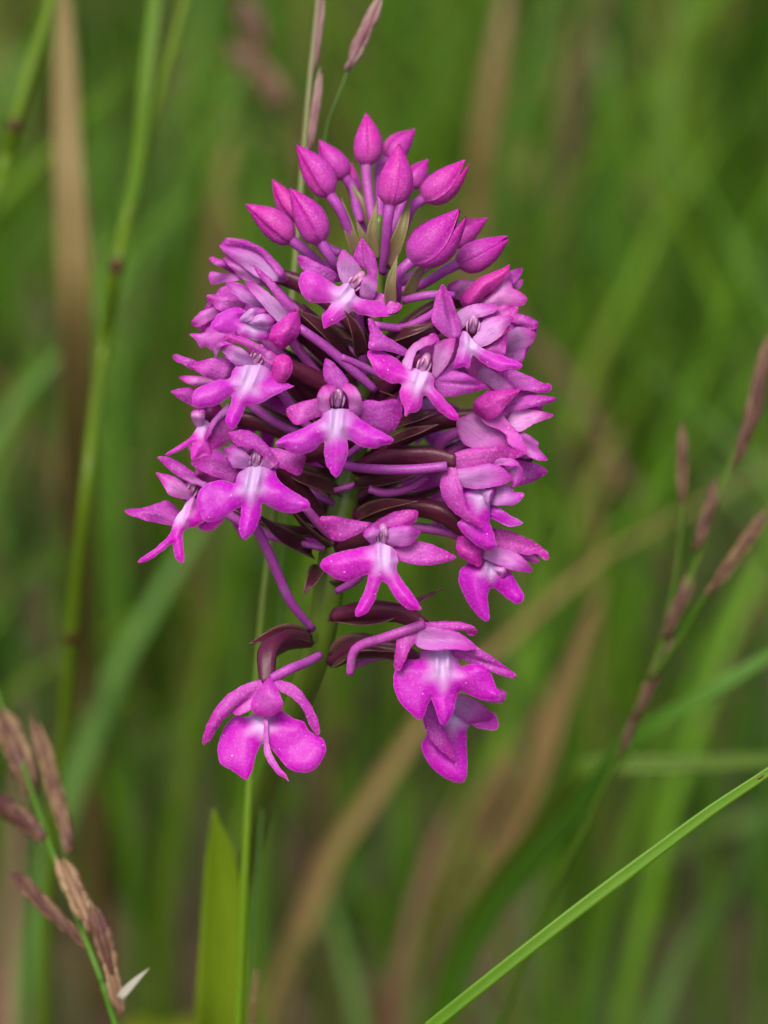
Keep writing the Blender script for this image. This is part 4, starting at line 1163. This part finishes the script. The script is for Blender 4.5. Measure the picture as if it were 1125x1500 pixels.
# soft green blades
for path, wd, mat, lab in (
        ([(1230, 1108, -75), (1125, 1113, -75), (1000, 1120, -75), (880, 1122, -76), (840, 1140, -78), (800, 1200, -84)], 30, 'grass_green', 'green blade lying level behind the flowering grass'),
        ([(1210, 920, -60), (1125, 962, -60), (1040, 1015, -60), (960, 1062, -62), (900, 1110, -66), (850, 1180, -72)], 28, 'grass_green', 'green blade slanting up behind the brown spikelets'),
        ([(1230, 620, -120), (1125, 680, -120), (1000, 760, -122), (920, 830, -124), (870, 920, -128), (820, 1060, -136)], 40, 'grass_grey', 'broad pale green blade arching behind the brown spikelets'),
        ([(1240, 1180, -110), (1125, 1195, -110), (1020, 1225, -112), (930, 1290, -116), (860, 1400, -124)], 34, 'grass_grey', 'greyish green blade drooping above the sharp diagonal blade'),
        ([(330, 1020, -120), (270, 1060, -120), (215, 1100, -122), (180, 1180, -128), (160, 1320, -140)], 44, 'grass_grey', 'pale blade bending over behind the lowest flower'),
        ([(520, 1290, -130), (440, 1300, -130), (370, 1330, -132), (310, 1400, -140)], 26, 'grass_grey', 'faint level blade crossing behind the yellowish leaf'),
        ([(880, 20, -160), (890, 150, -160), (910, 330, -165), (930, 560, -172), (940, 800, -185)], 44, 'grass_green', 'wide upright green blade far behind the orchid buds'),
        ([(1010, -40, -150), (985, 120, -150), (960, 340, -152), (930, 600, -158), (900, 800, -170)], 40, 'grass_green', 'tall upright green blade beside the wide far one'),
        ([(20, 60, -170), (10, 150, -170), (0, 260, -172), (-20, 450, -180)], 90, 'grass_green', 'broad soft green leaf behind the knotted stalk'),
        ([(395, -40, -140), (300, 260, -142), (270, 360, -146), (260, 560, -154)], 40, 'grass_green', 'bright soft blade leaning behind the forked stalk'),
        ([(150, 520, -110), (160, 700, -112), (150, 900, -118), (140, 1100, -126)], 36, 'grass_green', 'upright green blade among the grass beside the side flowers'),
        ([(205, 560, -150), (215, 760, -152), (230, 980, -160), (240, 1200, -170)], 40, 'grass_green', 'upright soft green blade close to the orchid side flowers'),
        ([(590, 1120, -120), (585, 1250, -122), (575, 1400, -128), (570, 1520, -136)], 50, 'grass_green', 'upright green blade under the lowest flowers')):
    stalk('grass_shoot', path, wd, mat, lab, 'grass blade', flat=True, far=1.4 if path[0][2] > -80 else 2.7)

# flowering grass at the lower corner, purple-brown spikelets
g4 = stalk('flowering_grass', [(-10, 1000, -44), (30, 1110, -38), (62, 1205, -30), (95, 1300, -22), (125, 1375, -16), (150, 1440, -14), (172, 1510, -14)], 10, 'grass_green',
           'flowering grass head with plump purple brown and tan spikelets and one white awn', 'grass stalk', tipw=.6)
for i, (a, b, wd, mt) in enumerate((((50, 1165, -36), (-8, 1026, -42), 60, 'spikelet'), ((104, 1250, -28), (50, 1040, -38), 42, 'spikelet'), ((68, 1228, -28), (-24, 1160, -36), 52, 'spikelet'),
                                    ((100, 1362, -18), (10, 1270, -24), 36, 'spikelet'), ((136, 1364, -14), (84, 1248, -18), 46, 'spikelet_tan'),
                                    ((166, 1434, -12), (136, 1318, -12), 38, 'spikelet'), ((178, 1490, -12), (156, 1392, -12), 30, 'spikelet_tan'), ((130, 1394, -16), (90, 1342, -16), 18, 'spikelet'))):
    spikelet(g4, a, b, wd, mt, 30 + i)
mesh_obj('awn', ribbon([P(174, 1463, -11), P(194, 1441, -10), P(219, 1418, -9)], pxm(13), -FWD, 'bract', cup=.2, thick=.0002, nt_=8, ns_=4), M['awn'], g4)

# flowering grass beside the orchid, long thin spikelets
g5 = stalk('flowering_grass', [(1140, 470, -44), (1112, 570, -44), (1062, 700, -44), (1012, 845, -45), (962, 965, -46), (915, 1085, -48), (862, 1200, -52), (800, 1330, -58), (745, 1470, -66), (720, 1530, -70)], 11, 'grass_green',
           'tall leaning grass with a loose head of narrow dark brown spikelets', 'grass stalk', tipw=.5, n=60)
for i, (a, b, wd) in enumerate((((1092, 650, -42), (1130, 485, -42), 30), ((1075, 685, -42), (1122, 560, -42), 24), ((1018, 808, -44), (1056, 696, -44), 24), ((1036, 872, -40), (1132, 742, -38), 28), ((998, 744, -46), (1001, 612, -46), 20),
                               ((972, 935, -45), (1020, 832, -45), 24), ((930, 1058, -46), (992, 905, -46), 22), ((908, 1108, -47), (950, 1005, -47), 18))):
    spikelet(g5, a, b, wd, 'spikelet', 60 + i)
mesh_obj('stalk', tube([P(998, 740, -46), P(996, 790, -46), P(985, 870, -46), P(966, 955, -46)], [pxm(3), pxm(3), pxm(4)], n=14, ns_=7), M['grass_green'], g5)
mesh_obj('stalk', tube([P(1038, 868, -40), P(1015, 905, -42), P(985, 950, -44), P(950, 998, -46)], [pxm(4), pxm(4), pxm(5)], n=14, ns_=7), M['grass_green'], g5)

# blurred pinkish seed head near the top
g6 = stalk('flowering_grass', [(350, -40, -230), (372, 60, -230), (400, 110, -230), (425, 170, -233), (440, 320, -240), (450, 500, -250)], 8, 'straw', 'faded pinkish brown seed head hanging behind the orchid tip', 'grass stalk')
for i, (a, b, wd) in enumerate((((400, 120, -230), (335, 60, -230), 44), ((420, 160, -230), (380, 90, -230), 44), ((385, 70, -230), (350, -10, -230), 44))):
    spikelet(g6, a, b, wd, 'spikelet', 90 + i)
